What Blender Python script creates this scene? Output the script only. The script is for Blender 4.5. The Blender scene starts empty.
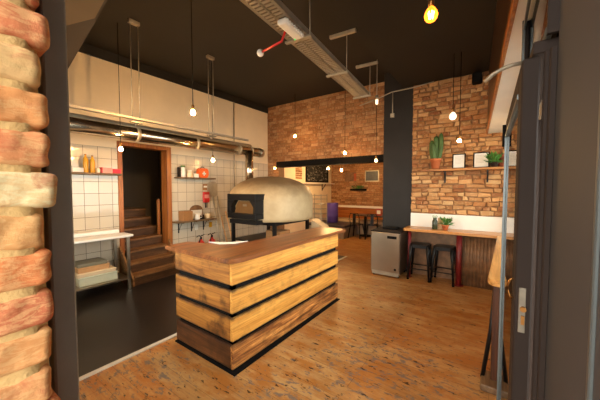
import bpy, bmesh, math, random
from mathutils import Vector, Matrix, noise as mnoise
R = random.Random(7)
S = bpy.context.scene
COL = S.collection
PI = math.pi

# ------------------------------------------------------------------ materials
def lin(c):
    return tuple(((v/255)/12.92 if v/255 <= .04045 else ((v/255+.055)/1.055)**2.4) for v in c) + (1,)

class NT:
    def __init__(s, name):
        s.m = bpy.data.materials.new(name); s.m.use_nodes = True
        s.t = s.m.node_tree; s.n = s.t.nodes; s.b = s.n['Principled BSDF']
        s.out = s.n['Material Output']
        s.tc = s.n.new('ShaderNodeTexCoord')
    def l(s, a, b): s.t.links.new(a, b)
    def node(s, t, **k):
        n = s.n.new(t)
        for a, v in k.items(): setattr(n, a, v)
        return n
    def mapping(s, scale=(1,1,1), src=None, rot=(0,0,0), loc=(0,0,0)):
        n = s.node('ShaderNodeMapping'); n.inputs['Scale'].default_value = scale
        n.inputs['Rotation'].default_value = rot; n.inputs['Location'].default_value = loc
        s.l(src or s.tc.outputs['Object'], n.inputs['Vector']); return n.outputs[0]
    def noise(s, vec, scale, detail=4, rough=.55, dist=0):
        n = s.node('ShaderNodeTexNoise'); s.l(vec, n.inputs['Vector'])
        n.inputs['Scale'].default_value = scale; n.inputs['Detail'].default_value = detail
        n.inputs['Roughness'].default_value = rough; n.inputs['Distortion'].default_value = dist
        return n.outputs['Fac']
    def ramp(s, fac, stops):
        n = s.node('ShaderNodeValToRGB'); s.l(fac, n.inputs[0]); e = n.color_ramp.elements
        while len(e) < len(stops): e.new(.5)
        for q, (p, c) in zip(e, stops):
            q.position = p; q.color = c if len(c) == 4 else lin(c)
        return n.outputs[0]
    def mix(s, fac, a, b, mode='MIX'):
        n = s.node('ShaderNodeMix', data_type='RGBA', blend_type=mode)
        for inp, v in ((n.inputs[0], fac), (n.inputs[6], a), (n.inputs[7], b)):
            if hasattr(v, 'links'): s.l(v, inp)
            else: inp.default_value = v
        return n.outputs[2]
    def math(s, op, a, b=0.5):
        n = s.node('ShaderNodeMath', operation=op)
        for inp, v in ((n.inputs[0], a), (n.inputs[1], b)):
            if hasattr(v, 'links'): s.l(v, inp)
            else: inp.default_value = v
        return n.outputs[0]
    def bump(s, h, strength=.3, dist=.01):
        n = s.node('ShaderNodeBump'); n.inputs['Strength'].default_value = strength
        n.inputs['Distance'].default_value = dist
        s.l(h, n.inputs['Height']); s.l(n.outputs[0], s.b.inputs['Normal'])
    def base(s, c):
        if hasattr(c, 'links'): s.l(c, s.b.inputs['Base Color'])
        else: s.b.inputs['Base Color'].default_value = c
    def pr(s, **k):
        for a, v in k.items():
            i = s.b.inputs[a.replace('_', ' ')]
            if hasattr(v, 'links'): s.l(v, i)
            else: i.default_value = v

W01 = [(0.3, (0,0,0,1)), (0.7, (1,1,1,1))]

def plain(name, c, rough=.5, metal=0, var=.12, scale=8, bump=0, spec=.5):
    t = NT(name)
    f = t.noise(t.mapping(), scale)
    a = lin(c); d = tuple(v*(1-var) for v in a[:3])+(1,); u = tuple(min(1, v*(1+var)) for v in a[:3])+(1,)
    t.base(t.ramp(f, [(.3, d), (.7, u)])); t.pr(Roughness=rough, Metallic=metal, Specular_IOR_Level=spec)
    if bump: t.bump(t.noise(t.mapping(), scale*6), bump, .004)
    return t.m

def wood(name, light, mid, dark, axis=0, rough=.5, scale=9, stain=0, edge_dark=0, spec=.4):
    t = NT(name)
    sc = [scale]*3; sc[axis] = scale*.07
    v = t.mapping(sc)
    g = t.noise(v, 1.6, 6, .65, .8)
    c = t.ramp(g, [(.28, dark), (.45, mid), (.68, light)])
    sc2 = [scale*9]*3; sc2[axis] = scale*.35
    fine = t.noise(t.mapping(sc2), 1, 3, .6)
    c = t.mix(.35, c, t.ramp(fine, [(.35, (95,70,45)), (.6, (255,255,255))]), 'MULTIPLY')
    if stain:
        b = t.noise(t.mapping((1,1,1)), 5.5, 5, .6)
        c = t.mix(t.math('MULTIPLY', t.ramp(b, [(.5, (0,0,0,1)), (.68, (1,1,1,1))]), stain), c, lin((52,30,14)))
    if edge_dark:  # colour darkens towards the top and bottom edges
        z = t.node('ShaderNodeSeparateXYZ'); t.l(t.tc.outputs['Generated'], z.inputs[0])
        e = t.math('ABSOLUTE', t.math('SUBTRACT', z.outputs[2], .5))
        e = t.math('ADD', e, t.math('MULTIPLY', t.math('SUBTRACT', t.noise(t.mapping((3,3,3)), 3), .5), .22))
        c = t.mix(t.math('MULTIPLY', t.ramp(e, [(.40, (0,0,0,1)), (.52, (1,1,1,1))]), edge_dark), c, lin((44,24,10)))
    t.base(c); t.pr(Roughness=rough, Specular_IOR_Level=spec)
    t.bump(fine, .25, .003)
    return t.m

def brick_paint(name, scale=1.0, bump=.6):
    """fired clay bricks: the colour of each brick comes from the mesh, the wear from noise"""
    t = NT(name)
    a = t.node('ShaderNodeAttribute', attribute_name='tint')
    v = t.mapping()
    n1 = t.noise(v, 22*scale, 6, .65)
    n2 = t.noise(v, 7*scale, 4, .6, .5)
    c = t.mix(t.math('MULTIPLY', t.ramp(n1, [(.5, (0,0,0,1)), (.68, (1,1,1,1))]), .45), a.outputs['Color'], lin((216,186,140)))
    c = t.mix(t.math('MULTIPLY', t.ramp(n2, [(.55, (0,0,0,1)), (.68, (1,1,1,1))]), .25), c, lin((140,76,44)))
    t.base(c); t.pr(Roughness=.9, Specular_IOR_Level=.2)
    t.bump(t.noise(v, 60*scale, 8, .7), bump, .006)
    return t.m

def jamb_brick():
    t = NT('jamb_brick'); v = t.mapping()
    a = t.node('ShaderNodeAttribute', attribute_name='tint')
    streak = t.noise(t.mapping((14, 9, 34), rot=(.45,0,0)), 2.6, 8, .72, 1.0)
    c = t.mix(t.math('MULTIPLY', t.ramp(streak, [(.47, (0,0,0,1)), (.56, (1,1,1,1))]), .55), a.outputs['Color'], lin((222,178,122)))
    red = t.noise(v, 16, 6, .65, .6)
    c = t.mix(t.math('MULTIPLY', t.ramp(red, [(.54, (0,0,0,1)), (.64, (1,1,1,1))]), .6), c, lin((184,100,66)))
    t.base(c); t.pr(Roughness=.88, Specular_IOR_Level=.25)
    t.bump(t.noise(v, 130, 9, .72), .55, .004)
    return t.m

def tile_mat():
    t = NT('kitchen_tile')
    s = t.node('ShaderNodeSeparateXYZ'); t.l(t.tc.outputs['Object'], s.inputs[0])
    cb = t.node('ShaderNodeCombineXYZ'); t.l(s.outputs[1], cb.inputs[0]); t.l(s.outputs[2], cb.inputs[1])
    b = t.node('ShaderNodeTexBrick', offset=0, squash=1)
    t.l(cb.outputs[0], b.inputs['Vector'])
    b.inputs['Color1'].default_value = lin((212,202,182)); b.inputs["Color2"].default_value = lin((202,190,170))
    b.inputs['Mortar'].default_value = lin((118,108,92))
    for k, v in (('Scale',1), ('Mortar Size',.0035), ('Mortar Smooth',.1), ('Brick Width',.2), ('Row Height',.195)): b.inputs[k].default_value = v
    t.base(b.outputs['Color'])
    t.pr(Roughness=t.math('MULTIPLY_ADD', b.outputs['Fac'], .6))
    rn = t.node('ShaderNodeMath', operation='MULTIPLY_ADD'); t.l(b.outputs['Fac'], rn.inputs[0]); rn.inputs[1].default_value = .6; rn.inputs[2].default_value = .12
    t.l(rn.outputs[0], t.b.inputs['Roughness'])
    h = t.math('SUBTRACT', t.math('MULTIPLY', t.noise(t.mapping(), 9, 2), .8), b.outputs['Fac'])
    t.bump(h, .35, .01)
    return t.m

def floor_mat():
    t = NT('floor_boards')
    b = t.node('ShaderNodeTexBrick', offset=.37, squash=1)
    t.l(t.mapping((1,1,1)), b.inputs['Vector'])
    b.inputs['Color1'].default_value = (0,0,0,1); b.inputs['Color2'].default_value = (1,1,1,1); b.inputs['Mortar'].default_value = (.5,.5,.5,1)
    for k, v in (('Scale',1), ('Mortar Size',.0022), ('Mortar Smooth',.1), ('Brick Width',2.6), ('Row Height',.145)): b.inputs[k].default_value = v
    base = t.ramp(b.outputs['Color'], [(0, (172,122,68)), (.5, (182,134,78)), (1, (190,144,88))])
    g = t.noise(t.mapping((1.2, 22, 1)), 2, 6, .65, .6)
    base = t.mix(.5, base, t.ramp(g, [(.3, (165,120,80)), (.62, (255,250,240))]), 'MULTIPLY')
    # bare, paler boards in broad patches
    p = t.noise(t.mapping((.7, 1.1, 1)), 1.3, 5, .6)
    base = t.mix(t.math('MULTIPLY', t.ramp(p, [(.42, (0,0,0,1)), (.62, (1,1,1,1))]), .5), base, lin((196,156,104)))
    # red-brown old varnish
    q = t.noise(t.mapping((1.0, 2.2, 1), loc=(4,2,0)), 2.4, 6, .7)
    base = t.mix(t.math('MULTIPLY', t.ramp(q, [(.44, (0,0,0,1)), (.58, (1,1,1,1))]), .8), base, lin((164,98,36)))
    # grey worn paint, stretched along the boards
    w = t.noise(t.mapping((2.2, 9, 1), loc=(1.3,0,0)), 2.0, 8, .72, .4)
    wl = t.noise(t.mapping((.55, .55, 1), loc=(2.2,.6,0)), 1.6, 3, .5)
    # two scuffed areas where most feet pass
    def patch(x, y, r):
        d = t.node('ShaderNodeVectorMath', operation='DISTANCE'); t.l(t.tc.outputs['Object'], d.inputs[0]); d.inputs[1].default_value = (x, y, 0)
        return t.ramp(t.math('DIVIDE', d.outputs['Value'], r), [(.35, (1,1,1,1)), (1, (0,0,0,1))])
    area = t.math('MAXIMUM', t.math('MAXIMUM', patch(-.75, 2.35, 1.25), patch(-2.5, 1.0, .9)), patch(-1.2, 1.5, .9))
    w = t.noise(t.mapping((4.2, 9, 1), loc=(1.3,0,0), rot=(0,0,.12)), 2.4, 9, .7, .3)
    wear = t.ramp(t.math('ADD', w, t.math('MULTIPLY', area, .10)), [(.635, (0,0,0,1)), (.672, (1,1,1,1))])
    base = t.mix(t.math('MULTIPLY', wear, .75), base, lin((104,98,96)))
    # dark gouges
    k = t.noise(t.mapping((6, 15, 1), rot=(0,0,.25)), 1.6, 5, .7)
    base = t.mix(t.math('MULTIPLY', t.ramp(k, [(.595, (0,0,0,1)), (.63, (1,1,1,1))]), .85), base, lin((42,30,22)))
    base = t.mix(t.math('MULTIPLY', b.outputs['Fac'], .5), base, lin((70,42,20)))
    t.base(base)
    rr = t.noise(t.mapping((1,3,1)), 4, 4)
    t.pr(Roughness=t.math('MULTIPLY_ADD', rr, .35), Specular_IOR_Level=.35)
    rn = t.node('ShaderNodeMath', operation='MULTIPLY_ADD'); t.l(rr, rn.inputs[0]); rn.inputs[1].default_value=.4; rn.inputs[2].default_value=.22
    t.l(rn.outputs[0], t.b.inputs['Roughness'])
    t.bump(t.math('SUBTRACT', g, t.math('MULTIPLY', b.outputs['Fac'], 2.0)), .2, .004)
    return t.m

def glass_mat():
    t = NT('window_glass'); t.n.remove(t.b)
    tr = t.node('ShaderNodeBsdfTransparent'); tr.inputs[0].default_value = (.93,.96,.95,1)
    gl = t.node('ShaderNodeBsdfGlossy'); gl.inputs['Roughness'].default_value = .02
    fr = t.node('ShaderNodeFresnel'); fr.inputs[0].default_value = 1.35
    mx = t.node('ShaderNodeMixShader'); t.l(fr.outputs[0], mx.inputs[0]); t.l(tr.outputs[0], mx.inputs[1]); t.l(gl.outputs[0], mx.inputs[2])
    t.l(mx.outputs[0], t.out.inputs[0]); return t.m

def emit(name, c, strength):
    t = NT(name); t.base(lin(c)); t.pr(Emission_Color=lin(c), Emission_Strength=strength, Roughness=.3); return t.m

M = {}
M['plaster'] = plain('cream_plaster', (236,218,188), .85, 0, .04, 3)
M['white_wall'] = plain('white_paint', (236,230,218), .8, 0, .03, 4)
M['ceiling'] = plain('black_ceiling', (31,26,20), .7, 0, .1, 2)
M['bulk_dark'] = plain('dark_brown_paint', (46,32,20), .6, 0, .1, 3)
M['bulk_tan'] = plain('tan_board', (106,86,60), .7, 0, .06, 4)
M['black_paint'] = plain('black_pillar_paint', (40,36,33), .6, 0, .15, 3, 0, .25)
M['stairwell'] = plain('stairwell_grey', (104,98,92), .7, 0, .08, 3)
M['charcoal'] = plain('charcoal_panel', (48,51,56), .6, 0, .06, 3)
M['frame_dark'] = plain('dark_bronze_frame', (34,23,16), .75, 0, .12, 5, 0, .3)
M['frame_grey'] = plain('grey_aluminium_frame', (92,98,98), .35, .6, .08, 5)
M['black_steel'] = plain('black_steel', (26,25,25), .4, .5, .15, 6)
M['soft_black'] = plain('matt_black', (15,13,12), .8, 0, .1, 6, 0, .15)
M['steel'] = plain('brushed_steel', (178,166,148), .32, 1, .06, 10)
M['galv'] = plain('galvanised_steel', (176,166,148), .5, .65, .12, 14)
M['duct'] = plain('shiny_duct_steel', (206,192,170), .2, 1, .05, 6)
M['grout'] = plain('lime_mortar', (210,172,112), .95, 0, .12, 30, .6)
M['mortar'] = plain('wall_mortar', (140,104,70), .95, 0, .15, 20, .5)
M['brick'] = brick_paint('wall_brick')
M['jamb_brick'] = jamb_brick()
M['tile'] = tile_mat()
M['floor'] = floor_mat()
M['kfloor'] = plain('black_kitchen_floor', (34,28,24), .35, 0, .12, 2)
M['strip'] = plain('pale_threshold', (206,200,190), .5, 0, .08, 20)
M['glass'] = glass_mat()
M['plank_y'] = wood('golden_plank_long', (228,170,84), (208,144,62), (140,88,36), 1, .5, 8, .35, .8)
M['plank_x_shaded'] = wood('golden_plank_end_shaded', (190,132,60), (154,98,42), (90,54,24), 0, .5, 8, .8, .9)  # end boards darker than the front: weaker daylight also put into the colour
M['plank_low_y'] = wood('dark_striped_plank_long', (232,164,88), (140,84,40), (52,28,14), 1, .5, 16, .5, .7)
M['plank_low_x_shaded'] = wood('dark_striped_plank_end_shaded', (120,76,40), (84,50,26), (46,26,14), 0, .5, 10, .6, .8)  # bottom end board, shade of the end face mixed into its tone
M['worktop_y'] = wood('counter_top_long', (150,90,44), (116,66,32), (76,42,20), 1, .35, 6, .15)
M['bar_x'] = wood('bar_wood_x', (216,156,88), (196,132,66), (160,100,46), 0, .3, 6)
M['bar_y'] = wood('bar_wood_y', (226,176,110), (208,152,84), (174,116,60), 1, .3, 6)
M['stair'] = wood('stair_wood', (182,136,86), (142,98,58), (90,60,34), 1, .45, 6, .4)
M['jamb'] = wood('orange_jamb_wood', (196,126,60), (168,98,42), (124,68,30), 2, .4, 7)
M['shelf_x'] = wood('shelf_wood_x', (196,138,76), (164,106,54), (116,70,34), 0, .5, 8)
M['shelf_y'] = wood('shelf_wood_y', (140,112,80), (110,84,58), (74,54,36), 1, .5, 8)
M['dark_boards'] = wood('dark_glossy_boards', (96,58,26), (50,30,16), (26,16,10), 2, .3, 9)
M['bench'] = wood('bench_wood', (190,118,52), (160,90,38), (112,62,28), 0, .4, 7)
M['panel'] = plain('rusty_brown_panel', (126,92,62), .5, .2, .35, 9)
M['red_paint'] = plain('dark_red_paint', (112,26,24), .45, 0, .12, 8)
M['red'] = plain('bright_red', (196,30,28), .4, 0, .06, 8)
M['orange'] = plain('orange_fabric', (226,96,24), .6, 0, .06, 8)
M['white'] = plain('white_plastic', (236,230,220), .5, 0, .03, 8)
M['pale_green'] = plain('pale_translucent_plastic', (206,212,190), .35, 0, .05, 8)
M['cream_box'] = plain('cream_plastic', (232,214,180), .5, 0, .04, 8)
M['tan_wood'] = plain('tan_wood_tray', (206,160,110), .6, 0, .1, 12)
M['greygreen'] = plain('grey_green_lid', (128,124,104), .5, 0, .08, 8)
M['oil'] = plain('golden_oil', (206,150,36), .25, 0, .08, 8)
M['cardboard'] = plain('cardboard', (160,112,66), .85, 0, .08, 10)
M['purple'] = plain('violet_drum_paint', (92,72,172), .4, 0, .08, 5)
M['oven_body'] = plain('oven_render', (206,184,146), .7, 0, .1, 5, .2)
def oven_dome_mat():
    t = NT('oven_dome_render'); v = t.mapping()
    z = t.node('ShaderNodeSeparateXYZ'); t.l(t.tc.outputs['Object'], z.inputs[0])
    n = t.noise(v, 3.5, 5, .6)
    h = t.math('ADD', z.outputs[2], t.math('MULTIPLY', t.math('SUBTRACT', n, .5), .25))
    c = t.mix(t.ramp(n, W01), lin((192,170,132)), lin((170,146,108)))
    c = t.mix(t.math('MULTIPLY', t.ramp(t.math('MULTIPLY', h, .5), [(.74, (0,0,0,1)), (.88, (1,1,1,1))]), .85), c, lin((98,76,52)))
    t.base(c); t.pr(Roughness=.55); t.bump(t.noise(v, 30, 5), .15, .004); return t.m
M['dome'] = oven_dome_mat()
M['oven_door'] = plain('bronze_oven_door', (134,98,56), .4, .6, .15, 10)
M['terracotta'] = plain('terracotta', (196,108,62), .8, 0, .1, 10)
M['terracotta_dark'] = plain('dark_terracotta', (132,66,42), .8, 0, .1, 10)
M['cactus'] = plain('cactus_green', (70,98,44), .6, 0, .25, 12)
M['leaf'] = plain('fresh_leaf_green', (74,124,50), .5, 0, .25, 20)
M['soil'] = plain('soil', (50,36,26), .95, 0, .2, 30)
M['paper'] = plain('paper', (226,222,212), .8, 0, .03, 4)
M['cushion'] = plain('pale_cushion', (198,176,142), .85, 0, .08, 6)
M['copper'] = plain('brass_lamp_socket', (150,104,54), .35, .9, .1, 10)
M['bulb'] = emit('warm_bulb', (255,192,112), 330)
M['bulb_strong'] = emit('strong_warm_bulb', (255,196,124), 3200)
M['bulb_mid'] = emit('mid_warm_bulb', (255,192,112), 430)
M['bulb_wall'] = emit('wall_bulb_glow', (255,192,112), 40)
M['bulb_far'] = emit('far_room_bulb', (255,200,130), 1800)
M['bulb_soft'] = emit('soft_bulb', (255,196,120), 14)
M['bulb_white'] = emit('pale_lamp', (255,232,200), 1.6)
M['filament'] = emit('glowing_filament', (255,190,100), 120)
def bulb_glass():
    t = NT('amber_bulb_glass'); t.n.remove(t.b)
    tr = t.node('ShaderNodeBsdfTransparent'); tr.inputs[0].default_value = (1,.72,.38,1)
    gl = t.node('ShaderNodeBsdfGlossy'); gl.inputs['Roughness'].default_value = .05
    em = t.node('ShaderNodeEmission'); em.inputs[0].default_value = lin((255,140,40)); em.inputs[1].default_value = 1.6
    fr = t.node('ShaderNodeFresnel'); fr.inputs[0].default_value = 1.4
    mx = t.node('ShaderNodeMixShader'); t.l(fr.outputs[0], mx.inputs[0]); t.l(tr.outputs[0], mx.inputs[1]); t.l(gl.outputs[0], mx.inputs[2])
    ad = t.node('ShaderNodeAddShader'); t.l(mx.outputs[0], ad.inputs[0]); t.l(em.outputs[0], ad.inputs[1])
    t.l(ad.outputs[0], t.out.inputs[0]); return t.m
M['bulb_amber'] = bulb_glass()
def chalk_mat():
    t = NT('chalked_blackboard')
    n = t.noise(t.mapping((1,2.2,6)), 2.5, 5, .7)
    t.base(t.mix(t.math('MULTIPLY', t.ramp(n, [(.52, (0,0,0,1)), (.62, (1,1,1,1))]), .7), lin((28,27,26)), lin((170,166,156))))
    t.pr(Roughness=.8); return t.m
M['chalk'] = chalk_mat()

# ------------------------------------------------------------------ mesh builder
ROOT = {}
class MB:
    def __init__(s): s.bm = bmesh.new(); s.mi = 0
    def _tag(s, faces):
        for f in faces: f.material_index = s.mi
    def box(s, a, b, bev=0, seg=1, mat=None):
        t = bmesh.new(); bmesh.ops.create_cube(t, size=1)
        ce = [(a[i]+b[i])/2 for i in range(3)]; sz = [abs(b[i]-a[i]) for i in range(3)]
        for v in t.verts: v.co = Vector([v.co[i]*sz[i]+ce[i] for i in range(3)])
        if bev: bmesh.ops.bevel(t, geom=list(t.edges), offset=min(bev, min(sz)*.45), segments=seg, affect='EDGES', profile=.5)
        if mat: bmesh.ops.transform(t, matrix=mat, verts=t.verts)
        s.merge(t); return s
    def obox(s, c, size, rot=(0,0,0), bev=0, seg=1):
        from mathutils import Euler
        m = Matrix.Translation(c) @ Euler(rot).to_matrix().to_4x4()
        return s.box([-v/2 for v in size], [v/2 for v in size], bev, seg, m)
    def merge(s, t):
        vm = {}
        for v in t.verts: vm[v] = s.bm.verts.new(v.co)
        for f in t.faces:
            try:
                g = s.bm.faces.new([vm[v] for v in f.verts]); g.material_index = s.mi; g.smooth = f.smooth
            except ValueError: pass
        t.free()
    def tube(s, pts, r, seg=10, cap=True, rs=None):
        pts = [Vector(p) for p in pts]; rings = []
        up = None
        for i, p in enumerate(pts):
            d = (pts[min(i+1, len(pts)-1)]-pts[max(i-1, 0)]).normalized()
            if up is None:
                up = Vector((0,0,1)) if abs(d.z) < .9 else Vector((1,0,0))
            x = d.cross(up)
            if x.length < 1e-4: x = d.cross(Vector((0,1,0)))
            x.normalize(); y = d.cross(x).normalized(); up = -y if False else up
            rr = rs[i] if rs else r
            rings.append([s.bm.verts.new(p + x*rr*math.cos(2*PI*k/seg) + y*rr*math.sin(2*PI*k/seg)) for k in range(seg)])
        for a, b in zip(rings, rings[1:]):
            for k in range(seg):
                f = s.bm.faces.new([a[k], a[(k+1)%seg], b[(k+1)%seg], b[k]]); f.smooth = True; f.material_index = s.mi
        if cap:
            for ring in (rings[0], rings[-1]):
                f = s.bm.faces.new(ring); f.material_index = s.mi
        return s
    def cyl(s, a, b, r, seg=16, r2=None):
        return s.tube([a, b], r, seg, True, [r, r if r2 is None else r2])
    def lathe(s, c, prof, seg=24, sx=1, sy=1, power=2, smooth=True):
        rings = []
        for r, z in prof:
            ring = []
            for k in range(seg):
                a = 2*PI*k/seg; ca, sa = math.cos(a), math.sin(a)
                q = (abs(ca)**power+abs(sa)**power)**(-1/power)
                ring.append(s.bm.verts.new((c[0]+r*q*ca*sx, c[1]+r*q*sa*sy, c[2]+z)))
            rings.append(ring)
        for a, b in zip(rings, rings[1:]):
            for k in range(seg):
                f = s.bm.faces.new([a[k], a[(k+1)%seg], b[(k+1)%seg], b[k]]); f.smooth = smooth; f.material_index = s.mi
        for ring in (rings[0], rings[-1]):
            f = s.bm.faces.new(ring); f.material_index = s.mi
        return s
    def ball(s, c, r, sx=1, sy=1, sz=1, seg=16):
        n = max(6, seg//2)
        prof = [(max(1e-4, r*math.sin(PI*i/n)), -r*math.cos(PI*i/n)*sz) for i in range(n+1)]
        return s.lathe(c, prof, seg, sx, sy)
    def prism(s, poly, z0, z1, bev=0, seg=2, plane='xy', off=0):
        """poly in a plane, extruded along the third axis from z0 to z1"""
        def P(u, v, w):
            return {'xy': (u, v, w), 'xz': (u, w, v), 'yz': (w, u, v)}[plane]
        t = bmesh.new()
        lo = [t.verts.new(P(u, v, z0)) for u, v in poly]; hi = [t.verts.new(P(u, v, z1)) for u, v in poly]
        t.faces.new(lo); t.faces.new(hi); n = len(poly)
        for k in range(n): t.faces.new([lo[k], lo[(k+1)%n], hi[(k+1)%n], hi[k]])
        if bev:
            bmesh.ops.bevel(t, geom=[e for e in t.edges if not any(v in lo for v in e.verts) or not any(v in hi for v in e.verts)], offset=bev, segments=seg, affect='EDGES')
        s.merge(t); return s
    def quad(s, *p):
        f = s.bm.faces.new([s.bm.verts.new(v) for v in p]); f.material_index = s.mi; return s
    def build(s, name, mats, parent=None, local=False):
        bmesh.ops.recalc_face_normals(s.bm, faces=s.bm.faces)
        if parent is not None and not local:
            o = ROOT[parent.name]
            for v in s.bm.verts: v.co -= o
        me = bpy.data.meshes.new(name); s.bm.to_mesh(me); s.bm.free()
        for m in (mats if isinstance(mats, (list, tuple)) else [mats]): me.materials.append(m)
        ob = bpy.data.objects.new(name, me); COL.objects.link(ob)
        if parent is not None:
            ob.parent = parent; ROOT[ob.name] = ROOT[parent.name]
        return ob

def tag(o, label=None, cat=None, group=None, kind=None):
    if label: o['label'] = label
    if cat: o['category'] = cat
    if group: o['group'] = group
    if kind: o['kind'] = kind
    return o
def thing(name, label, cat, loc, group=None):
    o = bpy.data.objects.new(name, None); COL.objects.link(o); o.empty_display_size = .05
    o.location = loc; ROOT[o.name] = Vector(loc)
    return tag(o, label, cat, group)
def mono(mb, name, mat, label, cat, loc, group=None):
    """a thing of a single mesh, authored in world coordinates, origin moved to its base"""
    for v in mb.bm.verts: v.co -= Vector(loc)
    o = mb.build(name, mat); o.location = loc; ROOT[o.name] = Vector(loc)
    return tag(o, label, cat, group)
def struct(mb, name, mat):
    return tag(mb.build(name, mat), kind='structure')
def dup(root, loc, rotz=0, label=None):
    r = root.copy(); COL.objects.link(r); r.location = loc; r.rotation_euler = (0,0,rotz)
    if label: r['label'] = label
    for ch in list(root.children):
        c = ch.copy(); COL.objects.link(c); c.parent = r
        for g in list(ch.children):
            d = g.copy(); COL.objects.link(d); d.parent = c
    return r
def circle(cx, cy, r, n=24, a0=0, a1=2*PI):
    return [(cx+r*math.cos(a0+(a1-a0)*i/n), cy+r*math.sin(a0+(a1-a0)*i/n)) for i in range(n)]
def rrect(x0, y0, x1, y1, r, n=6, corners=(1,1,1,1)):
    out = []
    for i, (cx, cy, a) in enumerate(((x0+r, y0+r, PI), (x1-r, y0+r, 1.5*PI), (x1-r, y1-r, 0), (x0+r, y1-r, .5*PI))):
        if corners[i]:
            out += [(cx+r*math.cos(a+.5*PI*k/n), cy+r*math.sin(a+.5*PI*k/n)) for k in range(n+1)]
        else:
            out.append(((x0, y0), (x1, y0), (x1, y1), (x0, y1))[i])
    return out

# ------------------------------------------------------------------ brickwork as real bricks
def brickwork(mb, to3d, rects, course, length, joint, depth, palette, rnd, rough=.3):
    """to3d(u, v, w) -> world, w out of the wall. Rects of (u0, v0, u1, v1) are filled with separate irregular bricks."""
    lay = mb.bm.loops.layers.float_color.get('tint') or mb.bm.loops.layers.float_color.new('tint')
    for (u0, v0, u1, v1) in rects:
        rows = max(1, round((v1-v0)/course)); ch = (v1-v0)/rows
        for r in range(rows):
            u = u0 - (length*.5 if r % 2 else 0) - rnd.random()*length*.2
            vb = v0+r*ch
            while u < u1:
                L = length*(1 + (rnd.random()-.5)*.3)
                if rnd.random() < .18+.2*(rough > .6): L *= .55
                a, b = max(u, u0), min(u+L, u1); u += L
                if b-a < joint*2.2: continue
                jt = joint*(.6+.8*rnd.random())
                x0, x1 = a+jt*.5, b-jt*.5; y0, y1 = vb+joint*(.25+.4*rnd.random()), vb+ch-joint*(.25+.4*rnd.random())
                d = depth*(.45+rnd.random()*.75); c = min(joint*.8, (y1-y0)*.2)
                j = lambda k=1: (rnd.random()-.5)*joint*rough*2*k
                back = [(x0+j(), y0+j()), (x1+j(), y0+j()), (x1+j(), y1+j()), (x0+j(), y1+j())]
                fr = [(back[0][0]+c, back[0][1]+c), (back[1][0]-c, back[1][1]+c), (back[2][0]-c, back[2][1]-c), (back[3][0]+c, back[3][1]-c)]
                if rough > .6:
                    wob = lambda p: (p[0]+.012*mnoise.noise(Vector((p[0]*3, p[1]*9, 1))), min(max(p[1]+.02*mnoise.noise(Vector((p[0]*1.7, p[1]*2.5, 5))), v0), v1))
                    back = [wob(p) for p in back]; fr = [wob(p) for p in fr]
                B = [mb.bm.verts.new(to3d(p, q, 0)) for p, q in back]
                K = [mb.bm.verts.new(to3d(p, q, d*.7)) for p, q in back]
                F = [mb.bm.verts.new(to3d(p, q, d+j(.5))) for p, q in fr]
                fs = [mb.bm.faces.new(F)]
                for i in range(4):
                    n = (i+1) % 4
                    fs.append(mb.bm.faces.new([B[i], B[n], K[n], K[i]])); fs.append(mb.bm.faces.new([K[i], K[n], F[n], F[i]]))
                col = rnd.choice(palette); k = .78+rnd.random()*.36
                c4 = lin(col); c4 = (c4[0]*k, c4[1]*k, c4[2]*k, 1)
                for f in fs:
                    f.material_index = 0
                    for lp in f.loops: lp[lay] = c4
PAL_BACK = [(170,122,82), (160,110,72), (178,130,88), (150,102,66), (166,116,76), (184,140,100)]
PAL_RIGHT = [(196,148,98), (188,136,86), (172,118,72), (208,166,116), (182,128,80), (154,98,60), (200,152,100), (190,142,94), (164,112,72)]

# ================================================================== SETTING
XL, YB, YR = -5.4, 6.0, 5.6
b = MB(); b.box((-6.8, -.3, -.2), (1.2, 10.2, 0)); struct(b, 'floor', M['floor'])
b = MB(); b.box((-5.4, .15, -.05), (-2.9, 6.0, .004)); struct(b, 'floor_kitchen', M['kfloor'])
b = MB(); b.box((-2.9, .15, -.05), (-2.855, 6.0, .012)); struct(b, 'trim_1', M['strip'])
# ceilings
b = MB(); b.box((-6.8, .1, 3.95), (-1.5, 6.1, 4.15)); struct(b, 'ceiling', M['ceiling'])
b = MB(); b.box((-1.5, -.1, 3.59), (.4, 5.9, 4.15)); struct(b, 'ceiling_low', M['ceiling'])
b = MB(); b.box((-5.6, 6.1, 2.95), (-1.0, 10.0, 3.2)); struct(b, 'ceiling_back', M['ceiling'])
# left wall: white plaster above, tiles below, one doorway
D0, D1, DZ = 2.09, 3.06, 2.47
TZ = 2.34
b = MB()
b.box((XL-.2, .1, TZ), (XL, D0, 3.95)); b.box((XL-.2, D0, DZ), (XL, D1, 3.95)); b.box((XL-.2, D1, TZ), (XL, 9.9, 3.95))
b.box((XL-.2, 6.15, 0), (XL, 9.9, TZ))
struct(b, 'wall_left', M['plaster'])
b = MB(); b.box((XL-.2, .1, 0), (XL+.012, D0, TZ)); b.box((XL-.2, D1, 0), (XL+.012, 6.0, TZ)); struct(b, 'wall_left_tiled', M['tile'])
b = MB(); b.box((XL, .1, 3.79), (XL+.03, 6.0, 3.95)); struct(b, 'trim_2', M['ceiling'])
# doorway casing
b = MB()
b.box((XL-.2, D0, 0), (XL+.035, D0+.075, DZ), .006); b.box((XL-.2, D1-.09, 0), (XL+.035, D1, DZ), .006)
b.box((XL-.2, D0+.075, DZ-.07), (XL+.035, D1-.09, DZ), .006)
struct(b, 'trim_3', M['jamb'])
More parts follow.
